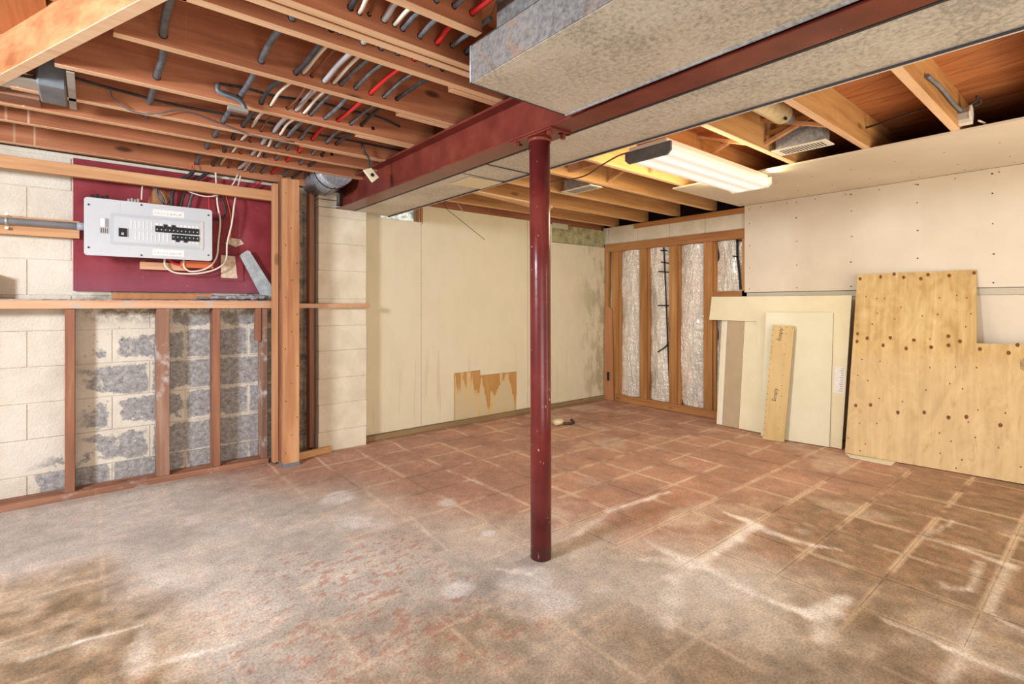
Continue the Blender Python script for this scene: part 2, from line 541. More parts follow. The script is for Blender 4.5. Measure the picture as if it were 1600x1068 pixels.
# bright mineral streaks: (x0,y0,x1,y1,width0,width1,strength)
_ST = [  # (photo pixel polyline, half width at start, at end, strength), dropped onto the floor plane
    (((1180, 821), (1161, 811), (1130, 800)), .05, .012, .85), (((1180, 821), (1150, 842), (1118, 862)), .045, .03, .9), (((1180, 821), (1210, 834), (1270, 852), (1319, 860)), .045, .008, .8),
    (((1118, 862), (1085, 878)), .03, .05, .6), (((1000, 841), (1040, 862), (1081, 879)), .012, .05, .75), (((1000, 873), (1081, 879)), .02, .05, .7),
    (((1085, 880), (1056, 905), (1041, 969)), .05, .05, .40), (((1090, 880), (1112, 890), (1172, 924), (1210, 939)), .04, .02, .65), (((1210, 939), (1262, 957), (1290, 950)), .015, .06, .85),
    (((1290, 950), (1310, 938), (1322, 932)), .05, .02, .85), (((1281, 955), (1285, 999)), .05, .04, .5), (((810, 890), (830, 898), (856, 915)), .03, .01, .75), (((778, 889), (812, 893)), .012, .02, .7),
    (((952, 798), (1012, 780), (1046, 768)), .03, .010, .85), (((870, 858), (952, 800)), .03, .02, .45), (((1474, 912), (1482, 920), (1514, 922), (1532, 894), (1534, 880), (1523, 877)), .022, .015, .6),
    (((1579, 882), (1544, 954)), .026, .02, .7), (((1442, 839), (1500, 856), (1575, 884)), .018, .03, .6), (((1442, 839), (1487, 813)), .02, .008, .55), (((1375, 965), (1480, 1010), (1600, 1059)), .015, .02, .6),
    (((1521, 987), (1472, 1068)), .03, .03, .4), (((34, 1031), (120, 1004), (220, 976)), .020, .010, .6), (((220, 990), (218, 1045)), .02, .06, .45), (((218, 1048), (310, 1020), (380, 1004)), .03, .01, .5),
    (((1560, 965), (1600, 985)), .015, .015, .6), (((1030, 700), (1140, 730)), .02, .012, .45), (((700, 734), (800, 776)), .010, .010, .5), (((640, 806), (700, 860)), .016, .010, .45)]
STREAK = []
for _pl, _a, _b, _s in _ST:
    for _i in range(len(_pl) - 1):
        _p, _q = at(2, 0, *_pl[_i]), at(2, 0, *_pl[_i + 1]); _n = len(_pl) - 1
        STREAK.append((_p.x, _p.y, _q.x, _q.y, _a + (_b - _a) * _i / _n, _a + (_b - _a) * (_i + 1) / _n, _s))
BLOB = [(1.08, 2.819, .10, .7), (1.029, 2.473, .13, .6), (1.12, 2.35, .10, .45), (1.45, 1.93, .05, .95), (1.51, 2.365, .07, .7), (1.075, 1.62, .06, .75), (1.33, 1.50, .10, .55), (1.32, 1.30, .09, .5),
        (1.90, .98, .14, .35), (1.22, 1.35, .14, .25), (2.62, .98, .05, .3), (.55, 2.75, .16, .25), (2.35, 2.1, .10, .2), (.23, 3.35, .3, .2)]
RING = [(2.36, 1.42, .085)]


def floor_rgb(x, y):
    n1 = fbm(x, y, 1.1, 3); n2 = fbm(x, y, 5, 20, 5); n3 = fbm(x, y, 22, 40, 4); str_ = fbm(x * 1.6 + (n3 - .5) * .05, y * 2.6, 24, 60, 4)
    grey = np.array([184, 175, 165.]); red = np.array([174, 134, 114.]); brown = np.array([136, 114, 88.]); deep = np.array([146, 92, 76.])
    # residue is heaviest to the right of a diagonal that starts at the pier
    s = x * .9 - .42 * (2.9 - y) + (n1 - .5) * .9
    redm = sst(s, .55, 1.45)
    near = sst(np.hypot(x - 1.2, y - .9), 1.25, .5) * .6          # worn bare area under foot in the middle
    redm = redm * (1 - .55 * near)
    c = grey[None] * (1 - redm[:, None]) + red[None] * redm[:, None]
    c = c * (1 + (n2[:, None] - .5) * .30)
    # olive-brown tone with shade painted in toward the near edge and near left corner
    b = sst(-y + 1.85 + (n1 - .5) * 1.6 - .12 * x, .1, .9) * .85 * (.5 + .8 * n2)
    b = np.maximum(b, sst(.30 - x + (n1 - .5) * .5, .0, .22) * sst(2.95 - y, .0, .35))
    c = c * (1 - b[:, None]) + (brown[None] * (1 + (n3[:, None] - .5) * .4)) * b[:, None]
    # red flecks of adhesive
    fl = sst(str_ * .6 + n3 * .2 + n2 * .2, .56, .60) * (.12 + .45 * sst(n1, .45, .65))
    c = c * (1 - .75 * fl[:, None]) + deep[None] * .75 * fl[:, None]
    # pale smears
    sm = sst(fbm(x * 1.3 + 9, y * 1.3 + 4, 2.3, 90, 5), .56, .74) * .40
    c = c * (1 - sm[:, None]) + np.array([214, 200, 182.])[None] * sm[:, None]
    # old tile grid
    gx = np.abs((x - TX0) / TDX - np.round((x - TX0) / TDX)) * TDX; gy = np.abs((y - TY0) / TDY - np.round((y - TY0) / TDY)) * TDY
    wob = (n3 - .5) * .006
    gl = np.maximum(1 - sst(gx + wob, .003, .013), 1 - sst(gy + wob, .003, .013)) * (.30 + .50 * redm) * sst(n2, .34, .56)
    c = c * (1 - gl[:, None]) + np.array([222, 198, 170.])[None] * gl[:, None]
    wn = fbm(x, y, 14, 130, 4)
    for ax, ay, bx, by, w0, w1, st in STREAK:
        d, t = seg(x + (n3 - .5) * .03, y + (n2 - .5) * .05, ax, ay, bx, by)
        m = (1 - sst(d / (w0 + (w1 - w0) * t), .15, 1.3)) * st * (.35 + 1.1 * wn) * (.7 + .5 * n2)
        m = np.clip(m, 0, 1)[:, None]; c = c * (1 - m) + np.array([238, 230, 220.])[None] * m
    for bx, by, r, st in BLOB:
        d = np.hypot(x - bx, (y - by)) / r + (n2 - .5) * 1.6
        m = np.clip((1 - sst(d, .45, 1.1)) * st, 0, 1)[:, None]; c = c * (1 - m) + np.array([220, 214, 212.])[None] * m
    for bx, by, r in RING:
        d = np.abs(np.hypot(x - bx, y - by) - r); m = ((1 - sst(d, .004, .02)) * .5)[:, None]; c = c * (1 - m) + np.array([206, 190, 160.])[None] * m
    c = np.clip(c * (1 + (n3[:, None] - .5) * .22), 0, 255) / 255
    c = np.where(c < .04045, c / 12.92, ((c + .055) / 1.055) ** 2.4)
    return np.concatenate([c, np.ones((len(c), 1))], 1)


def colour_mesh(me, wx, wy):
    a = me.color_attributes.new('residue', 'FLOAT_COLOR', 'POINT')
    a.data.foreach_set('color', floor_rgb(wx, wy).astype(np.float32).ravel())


def floormat():
    n = NT('residue_stained_concrete')
    at_ = n.new('ShaderNodeAttribute', attribute_name='residue')
    p = n.pos((1, 1, 1))
    f = n.noise(p, 120, 5, .75)
    sp = n.noise(n.pos((1, 1, 1)), 38, 6, .75)
    c = n.mix(.85, at_.outputs['Color'], n.ramp(f, [(.32, (.5, .48, .46, 1)), (.5, (1, 1, 1, 1)), (.68, (1.4, 1.4, 1.4, 1))]), 'MULTIPLY')
    c = n.mix(n.math('MULTIPLY', n.mask(sp, .60, .68), .28), c, lin((122, 72, 54)))
    c = n.mix(n.math('MULTIPLY', n.mask(sp, .38, .30), .22), c, lin((222, 212, 200)))
    n.bump(n.math('ADD', f, sp), .25, .004)
    return n.done(c, n.math('ADD', n.math('MULTIPLY', sp, .25), .45))


M['floor'] = floormat()

# ------------------------------------------------------------------ floor
ZS = 2.0                       # joist bottoms
nx, ny = 420, 400
gx = np.linspace(-3.2, 4.75, nx); gy = np.linspace(-1.8, 4.0, ny)
# finer where the camera looks
gx = np.concatenate([np.linspace(-3.2, -.6, 40), np.linspace(-.59, 4.75, 590)]); gy = np.concatenate([np.linspace(-2.6, .1, 50), np.linspace(.11, 4.0, 430)])
nx, ny = len(gx), len(gy)
XX, YY = np.meshgrid(gx, gy)
hump = .012 * np.exp(-((YY - 3.62) / .10) ** 2) * sst(XX, -.6, .2) * (1 - sst(XX, 2.6, 3.3)) * (.6 + .8 * vnoise(XX.ravel(), YY.ravel(), 4, 5).reshape(XX.shape))
V = np.stack([XX.ravel(), YY.ravel(), hump.ravel() - .001], 1)
idx = np.arange(nx * ny).reshape(ny, nx)
F = np.stack([idx[:-1, :-1].ravel(), idx[:-1, 1:].ravel(), idx[1:, 1:].ravel(), idx[1:, :-1].ravel()], 1)
me = bpy.data.meshes.new('floor'); me.from_pydata(V.tolist(), [], F.tolist()); me.update()
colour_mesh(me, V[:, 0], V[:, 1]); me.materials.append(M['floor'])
floor = bpy.data.objects.new('floor', me); COL.objects.link(floor); put(floor, kind='structure')
# wafers added over the flat stains of removed tiles in the red area
wafer_n = 0
for i in range(-3, 10):
    for j in range(-2, 12):
        x0, y0 = TX0 + i * TDX, TY0 + j * TDY
        cx, cy = x0 + TDX / 2, y0 + TDY / 2
        if x0 + TDX > 4.26 or y0 + TDY > 3.74: continue
        if cx * .9 - .42 * (2.9 - cy) < .95 or math.hypot(cx - 1.2, cy - .7) < .85: continue
        if random.random() < .08: continue
        g = .006; q = 17
        xs = np.linspace(x0 + g / 2, x0 + TDX - g / 2, q); ys = np.linspace(y0 + g / 2, y0 + TDY - g / 2, q)
        a, b = np.meshgrid(xs, ys); zt = np.full(a.shape, .0012)
        rim = np.zeros(a.shape, bool); rim[0] = rim[-1] = True; rim[:, 0] = rim[:, -1] = True
        zt[rim] = .0004
        vv = np.stack([a.ravel() - cx, b.ravel() - cy, zt.ravel()], 1); ii = np.arange(q * q).reshape(q, q)
        ff = np.stack([ii[:-1, :-1].ravel(), ii[:-1, 1:].ravel(), ii[1:, 1:].ravel(), ii[1:, :-1].ravel()], 1)
        m_ = bpy.data.meshes.new('residue_wafer'); m_.from_pydata(vv.tolist(), [], ff.tolist()); m_.update()
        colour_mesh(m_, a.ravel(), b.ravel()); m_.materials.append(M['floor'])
        o = bpy.data.objects.new('residue_wafer', m_); COL.objects.link(o); o.location = (cx, cy, 0); o.parent = floor
        wafer_n += 1

# ------------------------------------------------------------------ walls
YB = 3.87     # face of the block wall
wall_left = box('wall_left', M['block'], -3.2, 1.70, YB + .006, 4.05, 0, 1.95, kind='structure')
box('rim_joist', M['joist'], -3.2, 4.8, 3.93, 3.97, 1.951, 2.20, wall_left)
_cache = {}


def block(parent, mat, x0, x1, z0, z1, yf, dep, name='concrete_block', axis='y'):
    dx, dz = x1 - x0, z1 - z0
    k = (round(dx, 3), round(dz, 3), round(dep, 3), mat.name, axis)
    if k not in _cache:
        m_ = MB().box(-dx / 2, dx / 2, 0, dep, 0, dz, .0018).build(name, mat)
        _cache[k] = m_.data; bpy.data.objects.remove(m_)
    o = bpy.data.objects.new(name, _cache[k]); COL.objects.link(o)
    j = random.uniform(-.0015, .0015)
    if axis == 'y':
        o.location = Vector(((x0 + x1) / 2, yf + dep / 2 + j, z0)) - origin_of(parent)
    o.parent = parent
    return o


for r_ in range(10):
    z0, z1 = -.062 + .2 * r_ + .0015, -.062 + .2 * (r_ + 1) - .0015
    off = -.265 if r_ % 2 == 0 else -.08
    z0 = max(z0, .0)
    for k in range(-8, 5):
        x0, x1 = off + .37 * k + .0015, off + .37 * (k + 1) - .0015
        if x0 > 1.27: continue
        x1 = min(x1, 1.28)
        if x1 - x0 < .04: continue
        if z1 > 1.93: z1 = 1.925
        block(wall_left, M['block'], x0, x1, z0, z1, YB, .05)
# pier (pilaster) with its blocks
pz = [.0, .15, .35, .54, .745, .93, 1.13, 1.34, 1.54, 1.737, 1.803]
pier = box('trim_1', M['pier'], 1.289, 1.643, 3.757, YB + .004, 0, 1.80, kind='structure')
for a, b in zip(pz, pz[1:]):
    dx = random.uniform(-.002, .002)
    block(pier, M['pier'], 1.284 + dx, 1.650 + dx, a + .0015, b - .0015, 3.75 + random.uniform(0, .003), YB - 3.752)
for a, b in ((1.803, 1.86), (1.86, 1.922)):
    block(pier, M['pier'], 1.284, 1.418, a + .003, b - .003, 3.75, YB - 3.752)

# drywall-clad part of the left wall
wl2 = box('wall_left', M['dry_edge'], 1.66, 4.72, 3.90, 4.05, 0, 1.70, kind='structure')
MB().box(1.66, 1.80, 3.90, 4.05, 1.70, 1.95).box(2.20, 4.72, 3.90, 4.05, 1.70, 1.95).build('wall_core', M['mortar'], wl2)


def poly_panel(name, mat, pts, y0, t, parent, **k):
    return MB().prism([(x, y0, z) for x, z in pts], (0, t, 0)).build(name, mat, parent, **k)


YD = 3.85
poly_panel('drywall_sheet', M['dryl'], [(1.655, .045), (2.186, .045), (2.186, 1.785), (1.80, 1.785), (1.80, 1.81), (1.655, 1.81)], YD, .0127, wl2)
poly_panel('drywall_sheet', M['dryl'], [(2.190, .045), (2.522, .045), (2.522, .470), (2.819, .475), (2.822, .425), (3.268, .425), (3.268, .045), (3.405, .045), (3.405, 1.94), (2.205, 1.94), (2.205, 1.785), (2.190, 1.785)], YD + .001, .0127, wl2)
poly_panel('drywall_sheet', M['dryl'], [(3.409, .045), (4.60, .045), (4.60, 1.752), (3.752, 1.748), (3.752, 1.935), (3.409, 1.94)], YD, .0127, wl2)
poly_panel('torn_backing', M['stain'], [(2.50, .04), (3.29, .04), (3.29, .44), (2.50, .49)], YD + .010, .008, wl2, label='torn brown drywall backing with drips')
for a, b in ((3.76, 4.075), (4.08, 4.41), (4.415, 4.60)):
    block(wl2, M['moss'], a, b, 1.755, 1.945, YD + .004, .05)
box('drywall_strip', M['dry_edge'], 3.756, 3.99, YD, YD + .01, 1.90, 1.955, wl2)
# screws of the sheet beside the pier and along the seam
s = MB()
for z in (.15, .42, .7, 1.0, 1.27, 1.55, 1.8):
    for x in (2.205, 2.19 - .02):
        s.tube([(x, YD - .001, z), (x, YD + .001, z)], .004, 6)
s.build('drywall_screws', M['dry_edge'], wl2, kind='stuff')

# right wall: drywall area
XR = 4.588
wall_right = box('wall_right', M['mortar'], 4.66, 4.8, -2.6, 3.9, 0, 1.98, kind='structure')
box('drywall_sheet', M['dry_r'], XR, XR + .0127, -1.3, 2.205, 1.20, 1.985, wall_right)
box('drywall_sheet', M['dry_r'], XR + .022, XR + .034, .935, 2.205, .01, 1.150, wall_right)
box('drywall_sheet', M['dry_r'], XR + .022, XR + .034, -1.3, .931, .01, 1.150, wall_right)
box('furring_strip', M['dry_edge'], XR + .012, XR + .03, -1.3, 2.205, 1.152, 1.196, wall_right)
box('drywall_sheet', M['dry_r'], XR, XR + .0127, -2.6, -1.303, .01, 1.985, wall_right)
s = MB()
for yy in (2.16, 1.76, 1.36, .95, .55, .30):
    for z in (1.23, 1.42, 1.62, 1.82, 1.95):
        s.tube([(XR - .0015, yy + random.uniform(-.01, .01), z), (XR + .001, yy, z)], .0045, 6)
for k in range(9):
    s.tube([(XR - .0015, .3 + k * .22, 1.955), (XR + .001, .3 + k * .22, 1.955)], .004, 6)
s.build('drywall_screws', M['screw'], wall_right, kind='stuff')
box('rim_joist', M['hole'], 4.70, 4.74, -2.6, 3.93, 1.981, 2.20, wall_right)
# concrete strip above the framing
for k in range(5):
    yb = 2.21 + k * .4
    o = MB().box(4.612, 4.66, yb, min(yb + .396, 3.885), 1.785, 1.978, .004).build('concrete_block', M['pier'], wall_right)
box('back_sheathing', M['dark'], 4.658, 4.662, 2.2, 3.88, 0, 1.79, wall_right)

# drywall ceiling strip along the right wall
soffit = box('ceiling', M['dry_r'], 3.50, XR, -1.2, 2.25, 1.987, 1.999, kind='structure')
s = MB()
for i in range(9):
    for x in (3.9, 4.3, 4.5):
        s.tube([(x, .2 + i * .24, 1.9855), (x, .2 + i * .24, 1.9875)], .004, 6)
s.build('drywall_screws', M['screw'], soffit, kind='stuff')

# ------------------------------------------------------------------ ceiling: subfloor boards and joists
ceiling = empty('ceiling', (0, 0, ZS), kind='structure')
DB = Vector((.42, .907, 0)).normalized(); NB = Vector((DB.y, -DB.x, 0))
ZB = 2.186


def clip(poly, x0, x1, y0, y1):
    for ax, v, sg in ((0, x0, 1), (0, x1, -1), (1, y0, 1), (1, y1, -1)):
        out = []
        for i in range(len(poly)):
            p, q = poly[i], poly[(i + 1) % len(poly)]
            a, b = (p[ax] - v) * sg, (q[ax] - v) * sg
            if a >= 0: out.append(p)
            if a * b < 0: out.append(p.lerp(q, a / (a - b)))
        poly = out
        if len(poly) < 3: return None
    return poly


for k in range(-40, 60):
    o0 = NB * (k * .14 + .003); o1 = NB * ((k + 1) * .14)
    q = [o0 - DB * 12, o1 - DB * 12, o1 + DB * 12, o0 + DB * 12]
    q = clip([Vector((v.x, v.y, ZB)) for v in q], -3.2, 4.75, -1.6, 3.98)
    if q: MB().prism(q, (0, 0, .019)).build('subfloor_board', M['sub'], ceiling)


def joist(x0, x1, y, zb=ZS, t=.038, mat='joist', zt=2.185, end=None):
    j = MB().box(x0, x1, y, y + t, zb + .0015, zt, .0)
    o = j.build('joist', M[mat], ceiling)
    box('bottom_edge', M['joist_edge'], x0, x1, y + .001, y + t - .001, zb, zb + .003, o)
    return o


# left bay: (near-face Y, bottom z, x start)
def hx(y):      # line of the angled header
    return .178 - (y - 1.843) * .4095


LJ = [(.59, 2.0, -3.2, .90), (.99, 2.0, -3.2, .90), (1.385, 2.0, .43, 1.02), (1.606, 2.0, .2, 1.545), (1.652, 1.998, .2, 1.545), (1.778, 2.0, .21, 1.545), (2.175, 2.0, None, 1.545), (2.575, 1.992, None, 1.545),
      (2.94, 1.985, None, 1.545), (3.18, 1.978, None, 1.545), (3.42, 1.968, None, 1.545), (3.775, 1.945, -3.2, 1.40)]
for y, zb, xa, xb in LJ:
    joist(hx(y) + .02 if xa is None else xa, xb, y, zb)
# laps of the far-side joists showing on the near side of the beam
for y, xs in ((1.816, 1.185), (2.213, 1.14), (2.613, 1.10), (2.978, .92), (3.218, .98), (3.458, 1.05)):
    joist(xs, 1.9, y, 1.990 if y > 2.5 else 1.997)
RJ = [.545, .945, 1.35, 1.75, 2.15, 2.53, 2.93, 3.32, 3.72]
for y in RJ:
    joist(1.40 if y < 1.5 else 1.90, 4.70, y, 2.0 if y < 3 else 1.985, mat='joist_warm_lit')
for y in (-.25, .15, -.65):
    joist(-3.2, 4.7, y, 2.0)
# angled header at the stair opening, left
h = MB(); a = Vector((.215, 1.75, 0)); b = Vector((-.62, 3.79, 0)); d_ = (b - a).normalized(); n_ = Vector((-d_.y, d_.x, 0)) * .04
h.prism([(a.x, a.y, 2.0), (b.x, b.y, 1.985), (b.x + n_.x, b.y + n_.y, 1.985), (a.x + n_.x, a.y + n_.y, 2.0)], (0, 0, .185))
ho = h.build('header_joist', M['header'], ceiling)
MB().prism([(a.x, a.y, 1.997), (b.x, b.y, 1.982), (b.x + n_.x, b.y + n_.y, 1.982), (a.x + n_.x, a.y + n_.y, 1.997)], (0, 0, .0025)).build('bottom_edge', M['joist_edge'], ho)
# header closing the first left joist against the doubled one
box('header_joist', M['joist'], .185, .225, 1.60, 1.82, 2.0, 2.185, ceiling)
# short post stub and stair underside boards left of the header
for k in range(4):
    box('stair_underside_board', M['sub'], -.95, hx(2.0 + k * .42) - .06, 1.98 + k * .42, 2.395 + k * .42, 2.145, 2.165, ceiling)
box('post_stub', M['pine_z'], -.285, -.235, 2.96, 3.0, 2.0, 2.144, ceiling)
# bridging and nailing blocks
for x0, y0, y1 in ((.17, 3.22, 3.42), (2.62, 2.19, 2.53)):
    box('blocking', M['pine_z'], x0, x0 + .038, y0, y1, 2.03, 2.17, ceiling)


def brace(p, q, wd=.03):
    MB().prism([(p[0] - wd / 2, p[1], p[2]), (p[0] + wd / 2, p[1], p[2]), (p[0] + wd / 2, p[1], p[2] + .02), (p[0] - wd / 2, p[1], p[2] + .02)], (q[0] - p[0], q[1] - p[1], q[2] - p[2])).build('cross_brace', M['pine_x'], ceiling)


for x in (3.02,):
    for ya, yb in ((.983, 1.35), (1.388, 1.75), (1.788, 2.15), (2.188, 2.53), (2.568, 2.93)):
        brace((x, ya, 2.02), (x, yb, 2.15)); brace((x + .04, ya, 2.15), (x + .04, yb, 2.02))
brace((.20, 3.46, 1.99), (.20, 3.77, 2.12), .04)

# holes bored in the left joists with the cables through them
cabs = [  # name/material/radius/[x at 1.61,2.175,2.575,2.94,3.18,3.42,3.775]/first Y/label
    ('greycab', .011, .201, .216, .222, 2.0, 'thick slate grey cable, leftmost of those through the joists'),
    ('greycab', .010, .521, .528, .526, 2.0, 'thick slate cable left of the dense row, second from the left in the joists'),
    ('blackcab', .008, .652, .617, .616, .5, 'dark cable touching the first white one, third from left in the joists'),
    ('whitecab', .006, .682, .658, .659, .5, 'single white cable, leftmost white one through the joists'),
    ('browncab', .004, .716, .733, .703, .5, 'thin brown wire between white cables in the joists'),
    ('ltgreycab', .009, .770, .775, .767, .5, 'fat pale grey cable in the middle of the joist row'),
    ('whitecab', .006, .808, .811, .800, .5, 'white cable right beside the fat pale grey one'),
    ('greycab', .008, .840, .842, .840, .5, 'slate cable just right of the second white cable'),
    ('greycab', .007, .907, .914, .905, .5, 'slate cable just left of the red cable in the joists'),
    ('redcab', .008, .978, .980, .972, .5, 'red cable running through the drilled joists'),
    ('greycab', .007, 1.043, 1.047, 1.053, .5, 'dark slate cable just right of the red cable'),
    ('blackcab', .007, 1.106, 1.106, 1.109, .5, 'dark cable nearest the steel beam, last through the joists'),
]
JY = [1.385, 1.606, 1.778, 2.175, 2.575, 2.94, 3.18, 3.42, 3.775]
holes = MB()
for mat, r_, xa, xd, xe, y_start, lab in cabs:
    pts = []
    rr = random.Random(int(xa * 1000))
    zb = 2.046
    if xa > 1.0: pts.append((xa, 1.365, zb + .004))
    elif y_start < 1: pts.append((xa + .0, .45, zb)); pts.append((xa, .95, zb + .01))
    else: pts.append((xa + .01, 1.66, zb + .01))
    prev = None
    for y in JY:
        if y < y_start - .3: continue
        if xa < .3 and y > 2.6: continue
        if xa > 1.0 and y < 1.5: continue
        if y < 2.3: x = xa
        elif y < 2.7: x = xd
        else: x = xe
        z = zb - max(0, y - 2.0) * .030 + (rr.uniform(-.006, .006))
        if prev is not None and y - prev > .2:
            pts.append((x + rr.uniform(-.006, .006), (y + prev) / 2 + .02, z + rr.uniform(.0, .022)))
        pts.append((x, y, z)); prev = y
        hr = r_ + .004
        holes.tube([(x, y - .0012, z), (x, y + .001, z)], hr, 12)
    x, y, z = pts[-1]
    pts.append((x + .01, 3.83, z + .02))
    tag_mat = M[mat]
    MB().tube(spline(pts, 5), r_ * 1.2, 8).build('cable', tag_mat, None, lab, 'cable', 'cables running through the drilled joists')
for y in (2.575, 3.18):
    for x in (1.17,):
        holes.tube([(x, y - .0012, 2.03), (x, y + .001, 2.03)], .010, 12)
holes.build('bored_holes', M['hole'], ceiling, kind='stuff')

# loose cables stapled along the joists
MB().tube(spline([at(1, 2.93, *p) for p in ((112, 120), (170, 137), (280, 165), (400, 187), (470, 205), (560, 222), (640, 238))], 5), .006, 8).build('cable', M['blackcab'], None, 'long black cable clipped along the face of a left joist', 'cable')
MB().tube(spline([at(1, 2.565, *p) for p in ((344, 131), (380, 137), (430, 150), (500, 160), (545, 172), (590, 182), (625, 198))], 5), .006, 8).build('cable', M['blackcab'], None, 'black cable along the joist face beside the metal loop', 'cable')
MB().tube(spline([at(1, 2.92, *p) for p in ((172, 138), (178, 155), (205, 173), (240, 178), (285, 173), (340, 192), (400, 213), (460, 222))], 5), .003, 6).build('cable', M['greycab'], None, 'thin grey wire looping on the joist face, upper left', 'cable')
t = empty('cable_sleeve', at(1, 2.56, 365, 150), 'grey flexible cable bent in a loop under a joist', 'cable')
MB().tube(spline([at(1, 2.55, *p) for p in ((340, 131), (341, 142), (352, 148), (366, 153), (378, 160), (384, 172))], 5), .010, 8).build('sleeve', M['greybox'], t)
MB().tube(spline([at(1, 2.54, *p) for p in ((346, 142), (362, 148), (376, 156), (386, 172))], 5), .006, 8).build('inner_cable', M['blackcab'], t)
p = at(1, 2.54, 372, 171)
box('clamp', M['alu'], p.x - .04, p.x + .04, p.y - .01, p.y + .02, p.z - .008, p.z + .008, t)
MB().tube(spline([at(1, 2.93, *p) for p in ((505, 222), (540, 208), (585, 205), (620, 212), (660, 220), (690, 226), (720, 236))], 5), .0025, 6).build('cable', M['greycab'], None, 'thin grey wire sagging across to the steel beam', 'cable')

# metal light housing between joists, top left
t = empty('recessed_light_housing', (-.20, 3.02, 2.0), 'grey metal light housing with louvres at top left joists', 'light housing')
A_ = lambda px, py, z=1.99: at(2, z, px, py)
p = A_(68, 160); q = A_(55, 105)
MB().box(-.165, -.075, 2.80, 3.05, 1.975, 2.12, .006).build('housing_body', M['greybox'], t)
box('mounting_plate', M['alu'], -.33, -.165, 2.82, 2.98, 1.99, 1.996, t)
box('mounting_bar', M['alu'], -.07, -.045, 2.62, 3.10, 1.985, 1.99, t)
box('inner_block', M['old_x'], -.33, -.17, 3.06, 3.20, 1.985, 2.08, t)
for k in range(8):
    box('louvre', M['dark'], -.40, -.335, 3.02 + k * .022, 3.028 + k * .022, 1.985, 2.03, t)
MB().tube(spline([(-.28, 2.9, 2.0), (-.22, 2.95, 2.05), (-.18, 2.88, 2.03), (-.20, 2.82, 2.01)], 5), .003, 6).build('lead_wire', M['whitecab'], t)

# ------------------------------------------------------------------ steel beam and column
beam = empty('steel_beam', (1.4825, 1.1, 1.8), 'dark red painted steel beam crossing the ceiling to the block pier', 'beam')
box('bottom_flange', M['steel'], 1.42, 1.545, -1.6, 3.84, 1.80, 1.809, beam, bev=.002)
box('web', M['steel'], 1.478, 1.487, -1.6, 3.84, 1.809, 1.984, beam)
box('top_flange', M['steel'], 1.42, 1.545, -1.6, 3.84, 1.984, 1.995, beam, bev=.002)
MB().prism([(1.45, 3.70, 1.8095), (1.45, 3.74, 1.8095), (1.36, 3.75, 1.8095), ], (0, 0, .004)).build('shim', M['alu'], beam)
col = empty('steel_column', (1.488, 1.60, 0), 'glossy dark red round steel column standing in mid floor', 'column')
n = 32
MB().tube([(1.492, 1.60, 0), (1.491, 1.60, .6), (1.488, 1.60, 1.2), (1.484, 1.60, 1.792)], .0445, n).build('shaft', M['column'], col)
cp = MB().box(1.425, 1.545, 1.47, 1.73, 1.792, 1.7995, .001)
cp.build('cap_plate', M['steel'], col)
for x, y in ((1.445, 1.70), (1.525, 1.50), (1.525, 1.70), (1.445, 1.50)):
    MB().tube([(x, y, 1.776), (x, y, 1.792)], .011, 6, smooth=False).build('bolt', M['steel'], col)
for x, y in ((1.47, 1.71), (1.50, 1.49), (1.535, 1.48)):
    MB().tube([(x, y, 1.7905), (x, y, 1.793)], .010, 10).build('bolt_hole', M['hole'], col)
MB().tube([(1.484, 1.60, 1.776), (1.484, 1.60, 1.790)], [.048, .052], 24).build('weld_collar', M['steel'], col)

# ------------------------------------------------------------------ ducts
d1 = empty('duct', (1.17, .3, 1.8), 'large rusty galvanised duct hanging left of the steel beam', 'duct')


def duct_bottom(x0, x1, y0, y1, z, drop, cxy=None):
    b = MB(); c = [(x0, y0, z), (x1, y0, z), (x1, y1, z), (x0, y1, z)]
    m = cxy or ((x0 + x1) / 2, (y0 + y1) / 2)
    mv = (m[0], m[1], z - drop)
    vs = [b.b.verts.new(p) for p in c]; mm = b.b.verts.new(mv)
    up = [b.b.verts.new((p[0], p[1], z + .002)) for p in c]
    for i in range(4):
        b.b.faces.new([vs[i], vs[(i + 1) % 4], mm]); b.b.faces.new([vs[i], up[i], up[(i + 1) % 4], vs[(i + 1) % 4]])
    b.b.faces.new(up)
    return b


duct_bottom(.955, 1.385, -.9, 1.351, 1.802, .008, (1.14, .72)).build('bottom_panel', M['duct'], d1)
box('side_panel', M['duct_side'], .952, .956, -.9, 1.353, 1.803, 1.922, d1)
box('side_panel', M['duct_side'], 1.383, 1.387, -.9, 1.353, 1.803, 1.922, d1)
box('end_cap', M['galv'], .950, 1.388, 1.351, 1.356, 1.803, 1.922, d1)
MB().tube([(.952, 1.355, 1.803), (.952, 1.355, 1.918)], .0035, 8).build('end_seam', M['galv'], d1)
MB().tube([(.952, 1.354, 1.802), (1.386, 1.354, 1.802)], .0025, 8).build('end_seam', M['cleat'], d1)
box('top_panel', M['duct_side'], .952, 1.387, -.9, 1.353, 1.92, 1.923, d1)
box('take_off', M['duct_side'], 1.04, 1.38, -.9, 1.33, 1.924, 2.15, d1)
box('edge_flange', M['galv'], 1.384, 1.392, -.9, 1.351, 1.798, 1.804, d1)
box('edge_flange', M['cleat'], 1.393, 1.400, -.9, 1.351, 1.801, 1.806, d1)

